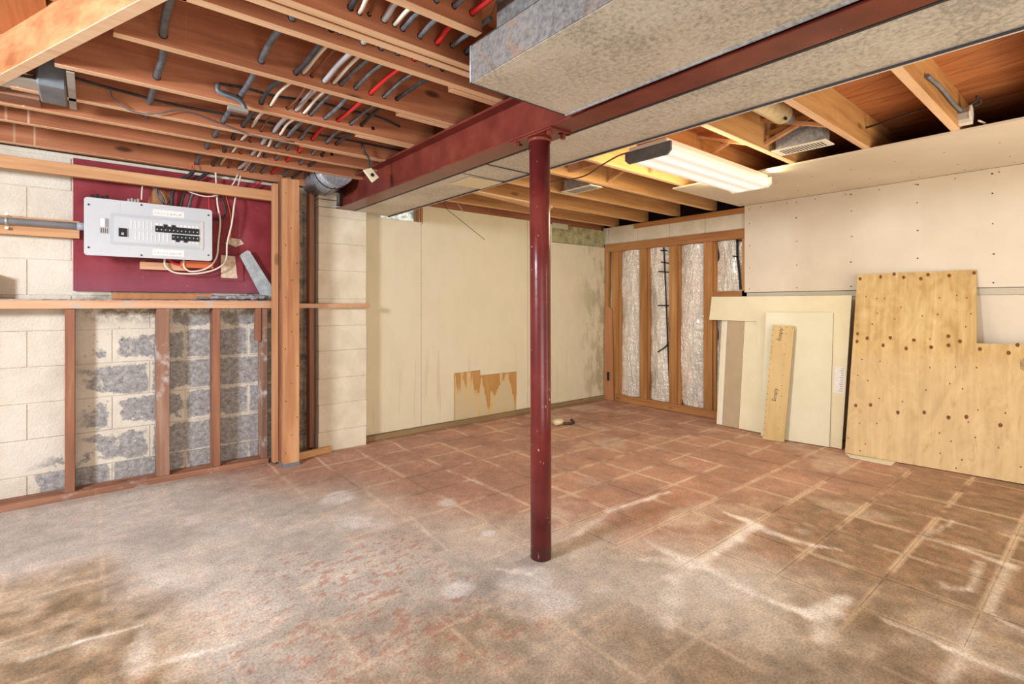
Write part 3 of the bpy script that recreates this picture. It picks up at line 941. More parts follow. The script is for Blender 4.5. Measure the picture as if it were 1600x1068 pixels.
d2 = empty('duct', (1.70, 1.1, 1.8), 'long flat galvanised duct hanging right of the steel beam', 'duct')
duct_bottom(1.562, 1.860, -1.2, 2.07, 1.800, .006, (1.72, 1.25)).build('bottom_panel', M['duct'], d2)
duct_bottom(1.562, 1.860, 2.075, 3.80, 1.800, .003).build('bottom_panel', M['duct'], d2)
box('side_panel', M['duct'], 1.858, 1.862, -1.2, 3.80, 1.801, 1.985, d2)
box('side_panel', M['duct_side'], 1.560, 1.564, -1.2, 3.80, 1.801, 1.985, d2)
box('end_cap', M['duct'], 1.560, 1.862, 3.80, 3.803, 1.801, 1.985, d2)
box('top_panel', M['duct_side'], 1.560, 1.862, -1.2, 3.80, 1.985, 1.988, d2)
box('seam', M['cleat'], 1.560, 1.862, 2.069, 2.075, 1.796, 1.801, d2)
box('seam', M['cleat'], 1.565, 1.858, 2.296, 2.299, 1.797, 1.800, d2)
box('edge_flange', M['cleat'], 1.852, 1.858, -1.2, 3.80, 1.793, 1.7995, d2)
box('edge_flange', M['dry_r'], 1.8585, 1.870, -1.2, 3.80, 1.794, 1.800, d2)
box('edge_flange', M['cleat'], 1.549, 1.561, -1.2, 3.80, 1.800, 1.806, d2)
MB().prism([(1.632, 2.535, 1.795), (1.628, 2.327, 1.795), (1.855, 2.313, 1.795), (1.857, 2.524, 1.795)], (0, 0, .001)).build('tape_patch', M['cream_tape'], d2, label='cream patch on the duct bottom')

# round galvanised boot above the pier
t = empty('round_duct', (1.34, 3.60, 1.95), 'round galvanised duct squeezed above the cream block pier', 'duct')
MB().tube([(1.31, 3.465, 2.03), (1.31, 3.84, 2.00)], .125, 28).build('pipe', M['galv'], t)
for y in (3.55, 3.66):
    MB().tube([(1.31, y, 2.021), (1.31, y + .008, 2.020)], .128, 28).build('crimp_ring', M['cleat'], t)
MB().tube([(1.315, 3.50, 1.902), (1.315, 3.84, 1.880)], .004, 6).build('seam', M['cleat'], t)
# dark cord lying over the pier
MB().tube(spline([at(1, 3.735, *p) for p in ((487, 300), (505, 295), (520, 294), (538, 301))], 4), .005, 6).build('cord', M['dark'], None, 'short black cord lying on top of the cream block pier', 'cord')

# ------------------------------------------------------------------ framing of the left wall
sw = empty('timber_framing', (.3, 3.77, 0), 'reddish furring frame with ledge against the left concrete block wall', 'wall framing')
box('bottom_plate', M['old_x'], -3.1, .945, 3.745, 3.868, .0, .036, sw, bev=.002)
box('ledge', M['pale_x'], -3.1, .977, 3.748, 3.866, 1.062, 1.110, sw, bev=.002)
box('dust_strip', M['debris'], -3.1, .975, 3.747, 3.866, 1.1105, 1.1145, sw)
for x0, x1, mt in ((-.50, -.455, 'old_z'), (-.106, -.063, 'old_z'), (.314, .380, 'grey_z'), (.613, .655, 'old_z'), (.905, .940, 'grey_z'), (-.95, -.91, 'old_z'), (-1.4, -1.36, 'old_z')):
    box('stud', M[mt], x0, x1, 3.76, 3.868, .036, 1.061, sw, bev=.0015)
box('upper_rail', M['pine_x'], -3.1, .972, 3.712, 3.750, 1.795, 1.862, sw, bev=.002)
box('stud', M['pine_z'], -.42, -.385, 3.76, 3.868, 1.115, 1.25, sw)
box('split_block', M['old_z'], .865, .900, 3.755, 3.80, .84, 1.06, sw)

post = empty('wood_post', (1.03, 3.62, 0), 'built-up timber post standing just left of the block pier', 'post')
box('post_ply', M['pine_z'], .987, 1.088, 3.55, 3.60, .0, 1.925, post, bev=.002)
box('post_ply', M['old_z'], .989, 1.086, 3.601, 3.70, .0, 1.925, post, bev=.002)
box('post_ply', M['pine_z'], .952, .986, 3.66, 3.71, .02, 1.905, post, bev=.002)
s = MB(); rr = random.Random(5)
for k in range(16):
    z = .1 + k * .115; s.tube([(1.0 + (k % 3) * .036 + rr.uniform(-.005, .005), 3.5492, z), (1.0 + (k % 3) * .036, 3.5505, z)], .0035, 6)
s.build('nail_holes', M['hole'], post, kind='stuff')
box('foot_wrap', M['greybox'], .985, 1.090, 3.548, 3.66, .0, .03, post)

box('nailing_strip', M['pale_x'], 1.09, 1.662, 3.712, 3.748, 1.062, 1.094, None, .001, label='thin wooden strip nailed across the cream block pier', cat='wood strip')
box('stud', M['old_z'], 1.236, 1.272, 3.80, 3.868, .04, 1.90, None, .001, label='narrow brown stud in the dark gap left of the pier', cat='stud')
o = MB().prism([(1.09, 3.64, .0), (1.37, 3.725, .0), (1.37, 3.735, .045), (1.09, 3.69, .045)], (0, .02, 0))
o.build('floor_plate_offcut', M['pine_x'], None, 'broken wood plate on the floor between post and pier', 'wood offcut')
box('baseboard_left', M['sill_x'], 1.655, 4.585, 3.812, 3.850, .0, .042, None, .002, kind='structure')

# ------------------------------------------------------------------ electrics on the left wall
rb = box('backing_board', M['redboard'], -.072, .985, 3.842, 3.866, 1.165, 1.925, None, .001, label='maroon painted plywood board behind the grey breaker panel', cat='plywood board')
box('wood_packer', M['pale_x'], .235, .47, 3.80, 3.841, 1.30, 1.345, rb)
box('wood_packer', M['orangewire'], .44, .62, 3.79, 3.841, 1.32, 1.362, rb)
MB().prism([(.27, 3.838, 1.69), (.36, 3.838, 1.70), (.40, 3.838, 1.76), (.36, 3.838, 1.80), (.30, 3.838, 1.80)], (0, .003, 0)).build('bare_patch', M['hard'], rb)
box('raised_square', M['redboard'], .665, .805, 3.832, 3.841, 1.245, 1.418, rb)
MB().prism([(.672, 3.830, 1.265), (.77, 3.830, 1.263), (.765, 3.830, 1.30), (.755, 3.830, 1.41), (.672, 3.830, 1.415)], (0, .0015, 0)).build('bare_patch', M['bare_scrape'], rb)
MB().prism([(.70, 3.838, 1.50), (.76, 3.838, 1.475), (.81, 3.838, 1.50), (.79, 3.838, 1.53), (.72, 3.838, 1.535)], (0, .003, 0)).build('bare_patch', M['bare_scrape'], rb)

ep = empty('breaker_panel', (.29, 3.78, 1.36), 'wide light grey electrical breaker panel with black breakers', 'breaker panel')
YP = 3.70


def P(px, py, y=YP): return at(1, y, px, py)


def rounded(x0, x1, z0, z1, r, y):
    pts = []
    for cx, cz, a0 in ((x1 - r, z1 - r, 0), (x0 + r, z1 - r, 90), (x0 + r, z0 + r, 180), (x1 - r, z0 + r, 270)):
        for k in range(5):
            a = R(a0 + k * 22.5); pts.append((cx + r * math.cos(a), y, cz + r * math.sin(a)))
    return pts


box('panel_box', M['panelgrey'], -.005, .580, 3.712, 3.835, 1.38, 1.672, ep, bev=.003)
MB().prism(rounded(-.024, .599, 1.362, 1.686, .016, YP), (0, .011, 0)).build('cover', M['panelgrey'], ep)
fr = MB().prism(rounded(.090, .552, 1.430, 1.610, .012, YP - .003), (0, .003, 0)); fr.build('inner_frame', M['panelrim'], ep)
MB().prism(rounded(.108, .530, 1.447, 1.592, .004, YP - .004), (0, .002, 0)).build('inner_door', M['panelgrey'], ep)
MB().prism([(.532, YP - .008, 1.445), (.548, YP - .003, 1.425), (.548, YP - .003, 1.61), (.532, YP - .008, 1.592)], (0, .004, 0)).build('bevel_edge', M['stick'], ep)
x_of = lambda px: P(px, 380).x
for k in range(11):
    x = .302 + k * .0205
    tall = k in (2, 4)
    b_ = box('breaker', M['dark'], x, x + .0185, YP - .012, YP - .004, 1.520, 1.556 + (.012 if tall else 0), ep)
    if not tall: box('breaker_label', M['stick'], x + .002, x + .016, YP - .0065, YP - .004, 1.559, 1.572, ep)
    box('toggle', M['ltgreycab'], x + .006, x + .012, YP - .016, YP - .0121, 1.530, 1.538, b_)
for k in range(7):
    x = .3845 + k * .0205
    low = k in (1, 3)
    b_ = box('breaker', M['dark'], x, x + .0185, YP - .012, YP - .004, 1.478 - (.010 if low else 0), 1.512, ep)
    if not low: box('breaker_label', M['stick'], x + .002, x + .016, YP - .0065, YP - .004, 1.464, 1.475, ep)
    box('toggle', M['ltgreycab'], x + .006, x + .012, YP - .016, YP - .0121, 1.492, 1.500, b_)
for k in range(6):
    x = .185 + k * .0195
    box('blank_cover', M['stick'], x, x + .004, YP - .0055, YP - .004, 1.53, 1.58, ep)
    box('blank_cover', M['stick'], x + .02, x + .024, YP - .0055, YP - .004, 1.465, 1.515, ep)
for k in range(3):
    box('blank_cover', M['stick'], .322 + k * .0195, .326 + k * .0195, YP - .0055, YP - .004, 1.465, 1.515, ep)
mb = box('main_breaker', M['dark'], .129, .166, YP - .013, YP - .004, 1.478, 1.526, ep)
box('toggle', M['ltgreycab'], .14, .153, YP - .018, YP - .0131, 1.486, 1.500, mb)
ns = box('notice_sticker', M['ltgreycab'], .044, .086, YP - .0013, YP, 1.488, 1.577, ep)
box('white_field', M['stick'], .046, .067, YP - .002, YP - .0013, 1.526, 1.575, ns)
for k in range(4):
    box('printed_bar', M['dark'], .050 + k * .009, .0525 + k * .009, YP - .002, YP - .0013, 1.492, 1.518, ns)
for k in range(3):
    box('printed_bar', M['dark'], .070 + k * .005, .071 + k * .005, YP - .002, YP - .0013, 1.526, 1.573, ns)
for a, b, c, d in ((.291, .450, 1.618, 1.655), (.290, .450, 1.380, 1.418)):
    ls = box('label_strip', M['stick'], a, b, YP - .0012, YP, c, d, ep)
    rr = random.Random(3)
    for k in range(9):
        xx = a + .008 + k * .0155
        box('faint_mark', M['ltgreycab'], xx, xx + rr.uniform(.004, .011), YP - .0016, YP - .0012, c + .012, c + .012 + rr.uniform(.002, .010), ls)
for x, z in ((-.004, 1.645), (-.004, 1.405), (.235, 1.672), (.235, 1.376), (.578, 1.650), (.578, 1.398)):
    MB().tube([(x, YP - .003, z), (x, YP, z)], .005, 10).build('screw', M['screw'], ep)
box('cover_seam', M['panelrim'], .1355, .1365, YP - .0006, YP, 1.61, 1.684, ep)
box('cover_seam', M['panelrim'], .1765, .1775, YP - .0006, YP, 1.364, 1.43, ep)
for x0, w_ in ((.005, .085), (.17, .06)):
    o = MB()
    for k in range(4): o.box(x0 + k * w_ / 4, x0 + (k + .8) * w_ / 4, 3.72, 3.77, 1.686, 1.705 + .006 * (k % 2), .002)
    o.build('cable_clamp', M['dark'] if x0 < .1 else M['alu'], ep)

cd = empty('conduit', (-.5, 3.80, 1.50), 'grey plastic conduit running left from the breaker panel', 'conduit')
MB().tube([(-3.0, 3.79, 1.517), (-.02, 3.79, 1.530)], .0185, 16).build('pipe', M['pvc'], cd)
MB().tube([(-.055, 3.79, 1.530), (-.015, 3.79, 1.530)], .0225, 16).build('coupling', M['pvc'], cd)
MB().tube([(-.345, 3.79, 1.529), (-.333, 3.79, 1.529)], .0215, 16).build('strap', M['alu'], cd)
for z in (1.566, 1.492):
    MB().tube([(-.339, 3.79, z), (-.339, 3.812, z)], .008, 8).build('strap_screw', M['white'], cd)
box('conduit_backer', M['pine_x'], -3.0, -.044, 3.812, 3.868, 1.462, 1.560, None, .001, label='two-inch wood strip on the block wall behind the conduit', cat='wood strip')
MB().tube([(-.044, 3.80, 1.545), (-.02, 3.80, 1.545)], .006, 6).build('nipple', M['dark'], cd)

# service cables around the panel
def wire(name, mat, r_, pts, lab, y=3.81, group='cables around the breaker panel'):
    pp = [at(1, (p[2] if len(p) > 2 else y), p[0], p[1]) for p in pts]
    return MB().tube(spline(pp, 6), r_, 8).build(name, mat, None, lab, 'cable', group)


wire('cable', M['whitecab'], .0055, [(337, 268), (338, 290, 3.80), (340, 320), (344, 345), (341, 380), (338, 402), (325, 418), (300, 424), (288, 417), (287, 403)], 'inner white cable looping right of and under the breaker panel', 3.785)
wire('cable', M['whitecab'], .0055, [(376, 274), (370, 298, 3.80), (366, 320), (362, 350), (355, 380), (353, 405), (340, 419), (310, 427), (275, 426), (259, 416), (257, 403)], 'outer white cable looping right of and under the breaker panel', 3.775)
wire('cable', M['whitecab'], .0045, [(372, 272), (362, 290), (345, 302), (325, 307), (300, 301), (284, 292), (276, 286)], 'white cable hanging in a shallow arc below the upper rail', 3.77)
wire('cable', M['whitecab'], .004, [(223, 284), (222, 296), (221, 312)], 'short white cable dropping into the panel top, left side', 3.79)
wire('cable', M['greycab'], .007, [(228, 285), (245, 297), (255, 312), (257, 326)], 'grey curved cable entering the panel top near the bare patch', 3.80)
wire('cable', M['blackcab'], .010, [(275, 286), (270, 300), (268, 325)], 'thick black cable entering the panel top', 3.80)
wire('cable', M['blackcab'], .007, [(300, 290), (288, 303), (281, 328)], 'left one of two slanted black cables above the panel', 3.80)
wire('cable', M['greycab'], .007, [(308, 292), (300, 305), (293, 330)], 'right one of two slanted dark cables above the panel', 3.795)
wire('cable', M['greycab'], .004, [(252, 290), (245, 295), (247, 308), (256, 320)], 'thin grey wire with a small hook above the panel', 3.79)
wire('cable', M['redcab'], .004, [(327, 286), (326, 305), (327, 328)], 'short red cable entering the panel top at its right end', 3.80)
wire('cable', M['blackcab'], .006, [(341, 300), (350, 318), (352, 335), (345, 342), (334, 343)], 'black cable curling right of the panel corner', 3.81)
wire('cable', M['orangewire'], .0025, [(352, 302), (358, 325), (361, 345), (360, 375)], 'thin orange wire beside the outer white cable', 3.80)
wire('cable', M['browncab'], .002, [(333, 382), (345, 384), (357, 382)], 'thin bare wire tied between panel and white cables', 3.80)
wire('cable', M['redcab'], .008, [(262, 404), (275, 412), (300, 414), (320, 411), (328, 400)], 'red cable bowed under the panel bottom', 3.80)
wire('cable', M['blackcab'], .012, [(284, 281), (296, 274), (306, 262)], 'bundle of black cable above the upper rail', 3.80)
wire('cable', M['blackcab'], .010, [(300, 286), (316, 275), (326, 268)], 'second black bundle right of the first above the rail', 3.80)
wire('cable', M['redcab'], .005, [(395, 292), (405, 286), (412, 282)], 'red cable end above the upper rail near the post', 3.80)
wire('cable', M['orangewire'], .003, [(300, 252), (303, 262), (296, 264), (291, 258), (297, 250)], 'small orange wire loop hanging from the last joist', 3.74)
t = MB().tube([P(352, 381, 3.79), P(356, 379, 3.79)], .008, 8); t.build('cable_tie', M['alu'], None, 'small metal clamp holding the white cables', 'clamp')

# grey flaked bracket leaning on the maroon board and mortar rubble on the ledge
A4 = [at(1, 3.80, *p) for p in ((375, 399), (378, 396), (386, 391), (390, 392), (426, 449), (425, 463), (409, 464))]
MB().prism(A4, (0, .012, 0)).build('metal_plate', M['plaster_bracket'], None, 'flaking grey metal strip leaning against the maroon board', 'metal strip')
rr = random.Random(9)


def lump(c, sx, sy, sz, seed, sub=2):
    b = bmesh.new(); bmesh.ops.create_icosphere(b, subdivisions=sub, radius=1)
    r_ = random.Random(seed)
    for v in b.verts:
        k = 1 + r_.uniform(-.16, .16); v.co = Vector((c[0] + v.co.x * sx * k, c[1] + v.co.y * sy * k, c[2] + max(v.co.z, -.9) * sz * k))
    m = MB(); m.b.free(); m.b = b
    return m


for k, (x, z, sx, sz) in enumerate(((.64, .016, .05, .014), (.73, .018, .045, .016), (.80, .020, .05, .018), (.86, .022, .045, .02), (.92, .020, .035, .018), (.56, .012, .04, .010))):
    lump((x, 3.80, 1.115 + z), sx, .03, sz, k).build('mortar_lump', M['debris'], None, ('%s grey mortar lump from the left on the ledge below the maroon board' % ['second', 'third', 'fourth', 'fifth', 'sixth', 'first'][k]), 'rubble', 'mortar rubble on the ledge')
box('brick_course', M['hard'], .10, .62, 3.80, 3.866, 1.1155, 1.155, None, .004, label='dusty row of reddish brick on the ledge under the panel', cat='brick')

# ------------------------------------------------------------------ basement window high in the left wall
win = empty('window_1', (2.0, 3.9, 1.78), kind='structure')
box('window_sill', M['dry'], 1.80, 2.20, 3.851, 4.05, 1.778, 1.792, win)
box('window_jamb', M['pine_z'], 2.172, 2.186, 3.86, 4.0, 1.79, 1.95, win)
box('window_jamb', M['pine_z'], 2.190, 2.200, 3.853, 4.0, 1.79, 1.95, win)
box('window_jamb', M['pine_z'], 1.80, 1.812, 3.86, 4.0, 1.79, 1.95, win)


def pane():
    n = NT('crumpled_clear_plastic')
    f = n.noise(n.pos((1, 1, 1.3)), 14, 5, .7, 1.5)
    c = n.ramp(f, [(.38, lin((120, 140, 130))), (.48, lin((196, 208, 204))), (.56, lin((250, 250, 246)))])
    n.bump(f, .8, .02)
    n.l.new(c, n.bsdf.inputs['Emission Color']); n.bsdf.inputs['Emission Strength'].default_value = .85
    return n.done(c, .2)


box('window_pane', pane(), 1.812, 2.172, 3.955, 3.960, 1.79, 1.95, win)

# ------------------------------------------------------------------ framing on the right wall with plastic-covered insulation
fw = empty('timber_framing', (4.62, 3.0, 0), 'yellow pine stud frame with plastic-covered insulation, far right corner', 'wall framing')
X0, X1 = 4.60, 4.638
box('top_plate', M['pine_y'], X0 - .004, X1, 2.19, 3.845, 1.695, 1.782, fw, bev=.002)
box('bottom_plate', M['pine_y'], X0 - .004, X1, 2.22, 3.72, .0, .072, fw, bev=.002)
for a, b in ((3.66, 3.75), (3.275, 3.365), (2.91, 3.0), (2.525, 2.615)):
    box('stud', M['stud_r'], X0, X1, a, b, .073, 1.694, fw, bev=.0015)
    box('stud_side', M['stud_r'], X0 + .02, X1 + .02, a - .028, a - .002, .073, 1.694, fw)
box('stud', M['stud_r'], X0, X1, 2.19, 2.235, 1.16, 1.694, fw)
box('stud', M['stud_r'], X0, X1, 3.79, 3.845, .95, 1.694, fw)
box('noggin', M['pine_y'], X0, X1, 2.19, 2.524, 1.165, 1.215, fw)
box('fascia_strip', M['pine_y'], 4.594, 4.611, 2.20, 3.43, 1.925, 1.975, fw)


def sheet(y0, y1, z0, z1, seed):
    ny_, nz_ = 14, max(6, int((z1 - z0) / .03))
    ys = np.linspace(y0, y1, ny_); zs = np.linspace(z0, z1, nz_)
    b, c = np.meshgrid(ys, zs)
    bul = .020 * np.sin(np.pi * (b - y0) / (y1 - y0))
    wr = (fbm(b.ravel() * 3 + seed, c.ravel() * 1.2, 3.2, 200 + seed, 4).reshape(b.shape) - .5) * .05
    x = 4.648 - bul - wr
    m = MB()
    vs = [[m.b.verts.new((x[i, j], b[i, j], c[i, j])) for j in range(ny_)] for i in range(nz_)]
    for i in range(nz_ - 1):
        for j in range(ny_ - 1):
            f = m.b.faces.new([vs[i][j], vs[i][j + 1], vs[i + 1][j + 1], vs[i + 1][j]]); f.smooth = True
    return m.build('insulation_sheet', M['vapour'], fw)


for k, (a, b, z0, z1) in enumerate(((3.366, 3.632, .073, 1.694), (3.001, 3.247, .073, 1.694), (2.616, 2.882, .073, 1.694), (2.236, 2.497, 1.216, 1.694), (2.236, 2.497, .073, 1.164), (3.73, 3.80, .073, 1.694))):
    sheet(a, b, z0, z1, k)


def tape(pts, wd=.008, x=4.607):
    m = MB()
    for (y0, z0), (y1, z1) in zip(pts, pts[1:]):
        d = Vector((0, y1 - y0, z1 - z0)).normalized(); nn = Vector((0, -d.z, d.y)) * wd
        a = Vector((x, y0, z0)); b = Vector((x, y1, z1))
        m.prism([a - nn, a + nn, b + nn, b - nn], (.004, 0, 0))
    return m


Q = lambda px, py: tuple(at(0, 4.607, px, py)[1:])
tape([Q(1037, 386), Q(1040, 450), Q(1043, 530), Q(1047, 624)], .007).build('black_tape', M['dark'], fw)
for a, b in (((1032, 391), (1042, 391)), ((1033, 409), (1045, 411)), ((1029, 424), (1046, 425)), ((1028, 477), (1048, 477))):
    tape([Q(*a), Q(*b)], .006).build('black_tape', M['dark'], fw)
tape([Q(1027, 550), Q(1038, 543), Q(1049, 531)], .006).build('black_tape', M['dark'], fw)
tape([Q(1152, 374), Q(1152, 398), Q(1155, 425), Q(1157, 452)], .011).build('black_tape', M['dark'], fw)
for a, b in (((1150, 376), (1160, 375)), ((1145, 400), (1154, 401))):
    tape([Q(*a), Q(*b)], .006).build('black_tape', M['dark'], fw)
# brown panel strip with an outlet standing in the corner
t = empty('panel_strip', (4.58, 3.80, 0), 'brown hardboard strip with a black outlet standing in the corner', 'board')
MB().prism([(4.568, 3.695, 0), (4.568, 3.84, 0), (4.586, 3.84, 1.06), (4.586, 3.79, 1.075), (4.586, 3.735, 1.04)], (.008, 0, 0)).build('board', M['hard'], t)
box('outlet', M['dark'], 4.563, 4.572, 3.755, 3.785, .22, .32, t, bev=.002)

# ------------------------------------------------------------------ leaning sheets
def leaning(name, mat, A, T, pts, th, label, cat, group=None, Bp=None, edge=None, lift=.004):
    """outline pts in (u along the floor line, v up the slope); A, Bp floor points, T a point high on the sheet"""
    A, T = Vector(A), Vector(T); u = (Vector(Bp) - A).normalized()
    n = u.cross(T - A).normalized()
    if n.x > 0: n = -n
    v = n.cross(u)
    if v.z < 0: v = -v
    A = A + Vector((0, 0, lift))
    w_ = u.cross(v)
    m4 = Matrix(((u.x, v.x, w_.x, A.x), (u.y, v.y, w_.y, A.y), (u.z, v.z, w_.z, A.z), (0, 0, 0, 1)))
    s_ = 1 if w_.dot(n) > 0 else -1        # outward sign along local z
    m = MB().prism([(p[0], p[1], 0) for p in pts], (0, 0, -th * s_))
    for f in m.b.faces: f.material_index = 0
    o = m.build(name, mat, None, label, cat, group, mw=m4)
    if edge:
        o.data.materials.append(edge)
        for f in o.data.polygons:
            if abs(f.normal.z) < .5: f.material_index = 1
    return o, s_


def dot(o, s_, u, v, r_, mat, name='knot', n=9, sq=1.3):
    m = bmesh.new()
    rr = random.Random(int((u * 31 + v * 57) * 100))
    top = [m.verts.new((u + r_ * math.cos(k * 2 * PI / n) * rr.uniform(.85, 1.15), v + r_ * sq * math.sin(k * 2 * PI / n) * rr.uniform(.85, 1.15), .0006 * s_)) for k in range(n)]
    bot = [m.verts.new((p.co.x, p.co.y, 0)) for p in top]
    m.faces.new(top)
    for k in range(n): m.faces.new([top[k], top[(k + 1) % n], bot[(k + 1) % n], bot[k]])
    bmesh.ops.recalc_face_normals(m, faces=m.faces[:])
    me_ = bpy.data.meshes.new(name); m.to_mesh(me_); m.free(); me_.materials.append(mat)
    k_ = bpy.data.objects.new(name, me_); COL.objects.link(k_); k_.parent = o
    return k_


# plywood sheet with the notched corner
AP, BP, TP = (4.243, 1.30, 0), (4.331, .382, 0), (4.528, .9, 1.20)


def uv_on(A, B, T, px, py):
    A, B, T = Vector(A), Vector(B), Vector(T); u = (B - A).normalized(); n = u.cross(T - A).normalized(); v = n.cross(u)
    if v.z < 0: v = -v
    d0 = at(0, 1.0, px, py) - Vector((0, 0, EYE)); O = Vector((0, 0, EYE))
    t_ = n.dot(A - O) / n.dot(d0); X = O + d0 * t_ - A
    return X.dot(u), X.dot(v)


K = lambda px, py: uv_on(AP, BP, TP, px, py)
c = [K(1320, 708), K(1340, 430), K(1526, 422), K(1526, 537), K(1600, 538)]
ply, ps = leaning('plywood_sheet', M['ply'], AP, TP, [(0, 0), c[1], c[2], (c[3][0], c[3][1]), (1.35, c[4][1] + .0), (1.35, 0)], .012, 'large notched plywood sheet with dark knots leaning on the right wall', 'plywood sheet', Bp=BP, edge=M['plyedge'])
big = [(1344, 436), (1376, 433), (1397, 429), (1412, 434), (1439, 436), (1450, 430), (1483, 431), (1522, 427), (1340, 522), (1355, 529), (1391, 528), (1428, 532), (1482, 526), (1500, 534), (1380, 540), (1416, 545), (1455, 543), (1339, 534), (1482, 540), (1531, 546), (1576, 552), (1590, 539.5),
       (1337, 634), (1360, 633), (1403, 645), (1444, 645), (1482, 653), (1510, 652), (1563, 665)]
small = [(1370, 467), (1382, 467), (1353, 464), (1468, 466), (1495, 462), (1511, 466), (1408, 481), (1371, 490), (1398, 499), (1441, 494), (1465, 492), (1517, 491), (1509, 511), (1363, 507), (1453, 530), (1347, 562), (1375, 565), (1453, 575), (1493, 574), (1526, 575), (1340, 587), (1356, 595),
         (1484, 600), (1504, 608), (1374, 623), (1410, 628), (1447, 610), (1528, 641), (1571, 646), (1344, 705), (1325, 685), (1352, 694), (1469, 709), (1503, 719), (1468, 677), (1524, 684), (1494, 732), (1343, 662), (1370, 662), (1486, 690), (1513, 660), (1595, 730), (1560, 700)]
for p in big:
    u, v = K(*p); dot(ply, ps, u, v, .0105, M['knot'])
for p in small:
    u, v = K(*p); dot(ply, ps, u, v, .0045, M['knot'], 'pin_knot', 6)


def text_on(o, s_, txt, u, v, size, rot, mat, sx=1.0):
    cu = bpy.data.curves.new('printed_text', 'FONT'); cu.body = txt; cu.size = size; cu.extrude = .0003; cu.align_x = 'CENTER'; cu.align_y = 'CENTER'
    tmp = bpy.data.objects.new('tmp', cu); COL.objects.link(tmp)
    bpy.context.view_layer.update()
    me_ = bpy.data.meshes.new_from_object(tmp.evaluated_get(bpy.context.evaluated_depsgraph_get()))
    bpy.data.objects.remove(tmp)
    me_.materials.clear(); me_.materials.append(mat)
    t_ = bpy.data.objects.new('printed_text', me_); COL.objects.link(t_); t_.parent = o
    t_.location = (u, v, .0008 * s_)
    if s_ > 0: t_.rotation_euler = (0, 0, rot)
    else: t_.rotation_euler = (PI, 0, rot)
    return t_


for k, tx in enumerate(('CANPLY', 'EXTERIOR')):
    u, v = K(1596 + k * 5, 570); text_on(ply, ps, tx, u, v, .017, R(90), M['ink'])

# tall cream board with an arm reaching left
A1, B1, T1 = (4.337, 1.35, 0), (4.36, 2.346, 0), (4.550, 1.5, 1.16)
K1 = lambda px, py: uv_on(A1, B1, T1, px, py)
a = K1(1331, 462); b = K1(1112, 464); c1 = K1(1108, 500); e = K1(1188, 502)
board, bs = leaning('cream_board', M['board_cream'], A1, T1, [(0, 0), (a[0], a[1]), (b[0], a[1] + .005), (c1[0], c1[1]), (.72, c1[1] - .004), (.60, 0)], .010, 'large cream board with a sideways arm, behind the other leaning boards', 'board', 'cream boards leaning on the right wall', Bp=B1, edge=M['dry_edge'])
# spec sticker (its square code is left out)
u0, v0 = K1(1309, 594)
st = bmesh.new()
q = [st.verts.new(p) for p in ((u0 - .045, v0 - .10, .0007 * bs), (u0 + .025, v0 - .10, .0007 * bs), (u0 + .025, v0 + .10, .0007 * bs), (u0 - .045, v0 + .10, .0007 * bs))]
st.faces.new(q if bs > 0 else q[::-1]); me_ = bpy.data.meshes.new('printed_sticker'); st.to_mesh(me_); st.free(); me_.materials.append(M['stick'])
so = bpy.data.objects.new('printed_sticker', me_); COL.objects.link(so); so.parent = board
for k in range(11):
    v_ = v0 - .085 + k * .017
    m = MB(); m.prism([(u0 - .038, v_, .0010 * bs), (u0 - .038 + (.018 if k % 3 else .026), v_, .0010 * bs), (u0 - .038 + (.018 if k % 3 else .026), v_ + .006, .0010 * bs), (u0 - .038, v_ + .006, .0010 * bs)], (0, 0, -.0002 * bs))
    pr = m.build('printed_line', M['ltgreycab'], None, mw=Matrix.Identity(4)); pr.parent = so; pr.matrix_basis = Matrix.Identity(4)
# boards behind the arm, from the left: white-edged, taupe, cream
dxw = Vector((.013, 0, 0))
A2 = Vector(A1) + dxw; B2 = Vector(B1) + dxw; T2 = Vector(T1) + dxw
for nm, mt, pts, lab, off in (
        ('cream_board', 'board_cream', [(.60, 0), (.80, 0), (.835, .99), (.60, .99)], 'narrow cream board standing right of the taupe strip', 0),
        ('taupe_board', 'board_taupe', [(.803, 0), (.955, 0), (1.0, .99), (.838, .99)], 'narrow taupe board standing between cream boards', .001),
        ('white_edged_board', 'board_cream', [(.945, 0), (1.015, 0), (1.06, .99), (.985, .99)], 'leftmost thin cream board with a taped white edge', .012)):
    o, s_ = leaning(nm, M[mt], A2 + Vector((off, 0, 0)), T2 + Vector((off, 0, 0)), pts, .009, lab, 'board', 'cream boards leaning on the right wall', Bp=B2 + Vector((off, 0, 0)), edge=M['dry_edge'])
    if nm == 'white_edged_board':
        m = MB(); m.prism([(.962, .01, .0016 * s_), (.982, .01, .0016 * s_), (1.026, .985, .0016 * s_), (1.003, .985, .0016 * s_)], (0, 0, -.0012 * s_))
        tp = m.build('white_tape', M['white'], None, mw=Matrix.Identity(4)); tp.parent = o; tp.matrix_parent_inverse = Matrix.Identity(4); tp.matrix_basis = Matrix.Identity(4)
# greenish white board in front
A3, B3, T3 = (4.325, 1.428, 0), (4.255, 1.956, 0), (4.50, 1.6, 1.04)
leaning('pale_board', M['board_green'], A3, T3, [(0, 0), (.009, 1.037), (.503, 1.032), (.488, 0)], .012, 'greenish white rectangular board leaning in front of the cream board', 'board', 'cream boards leaning on the right wall', Bp=B3, edge=M['plyedge'])
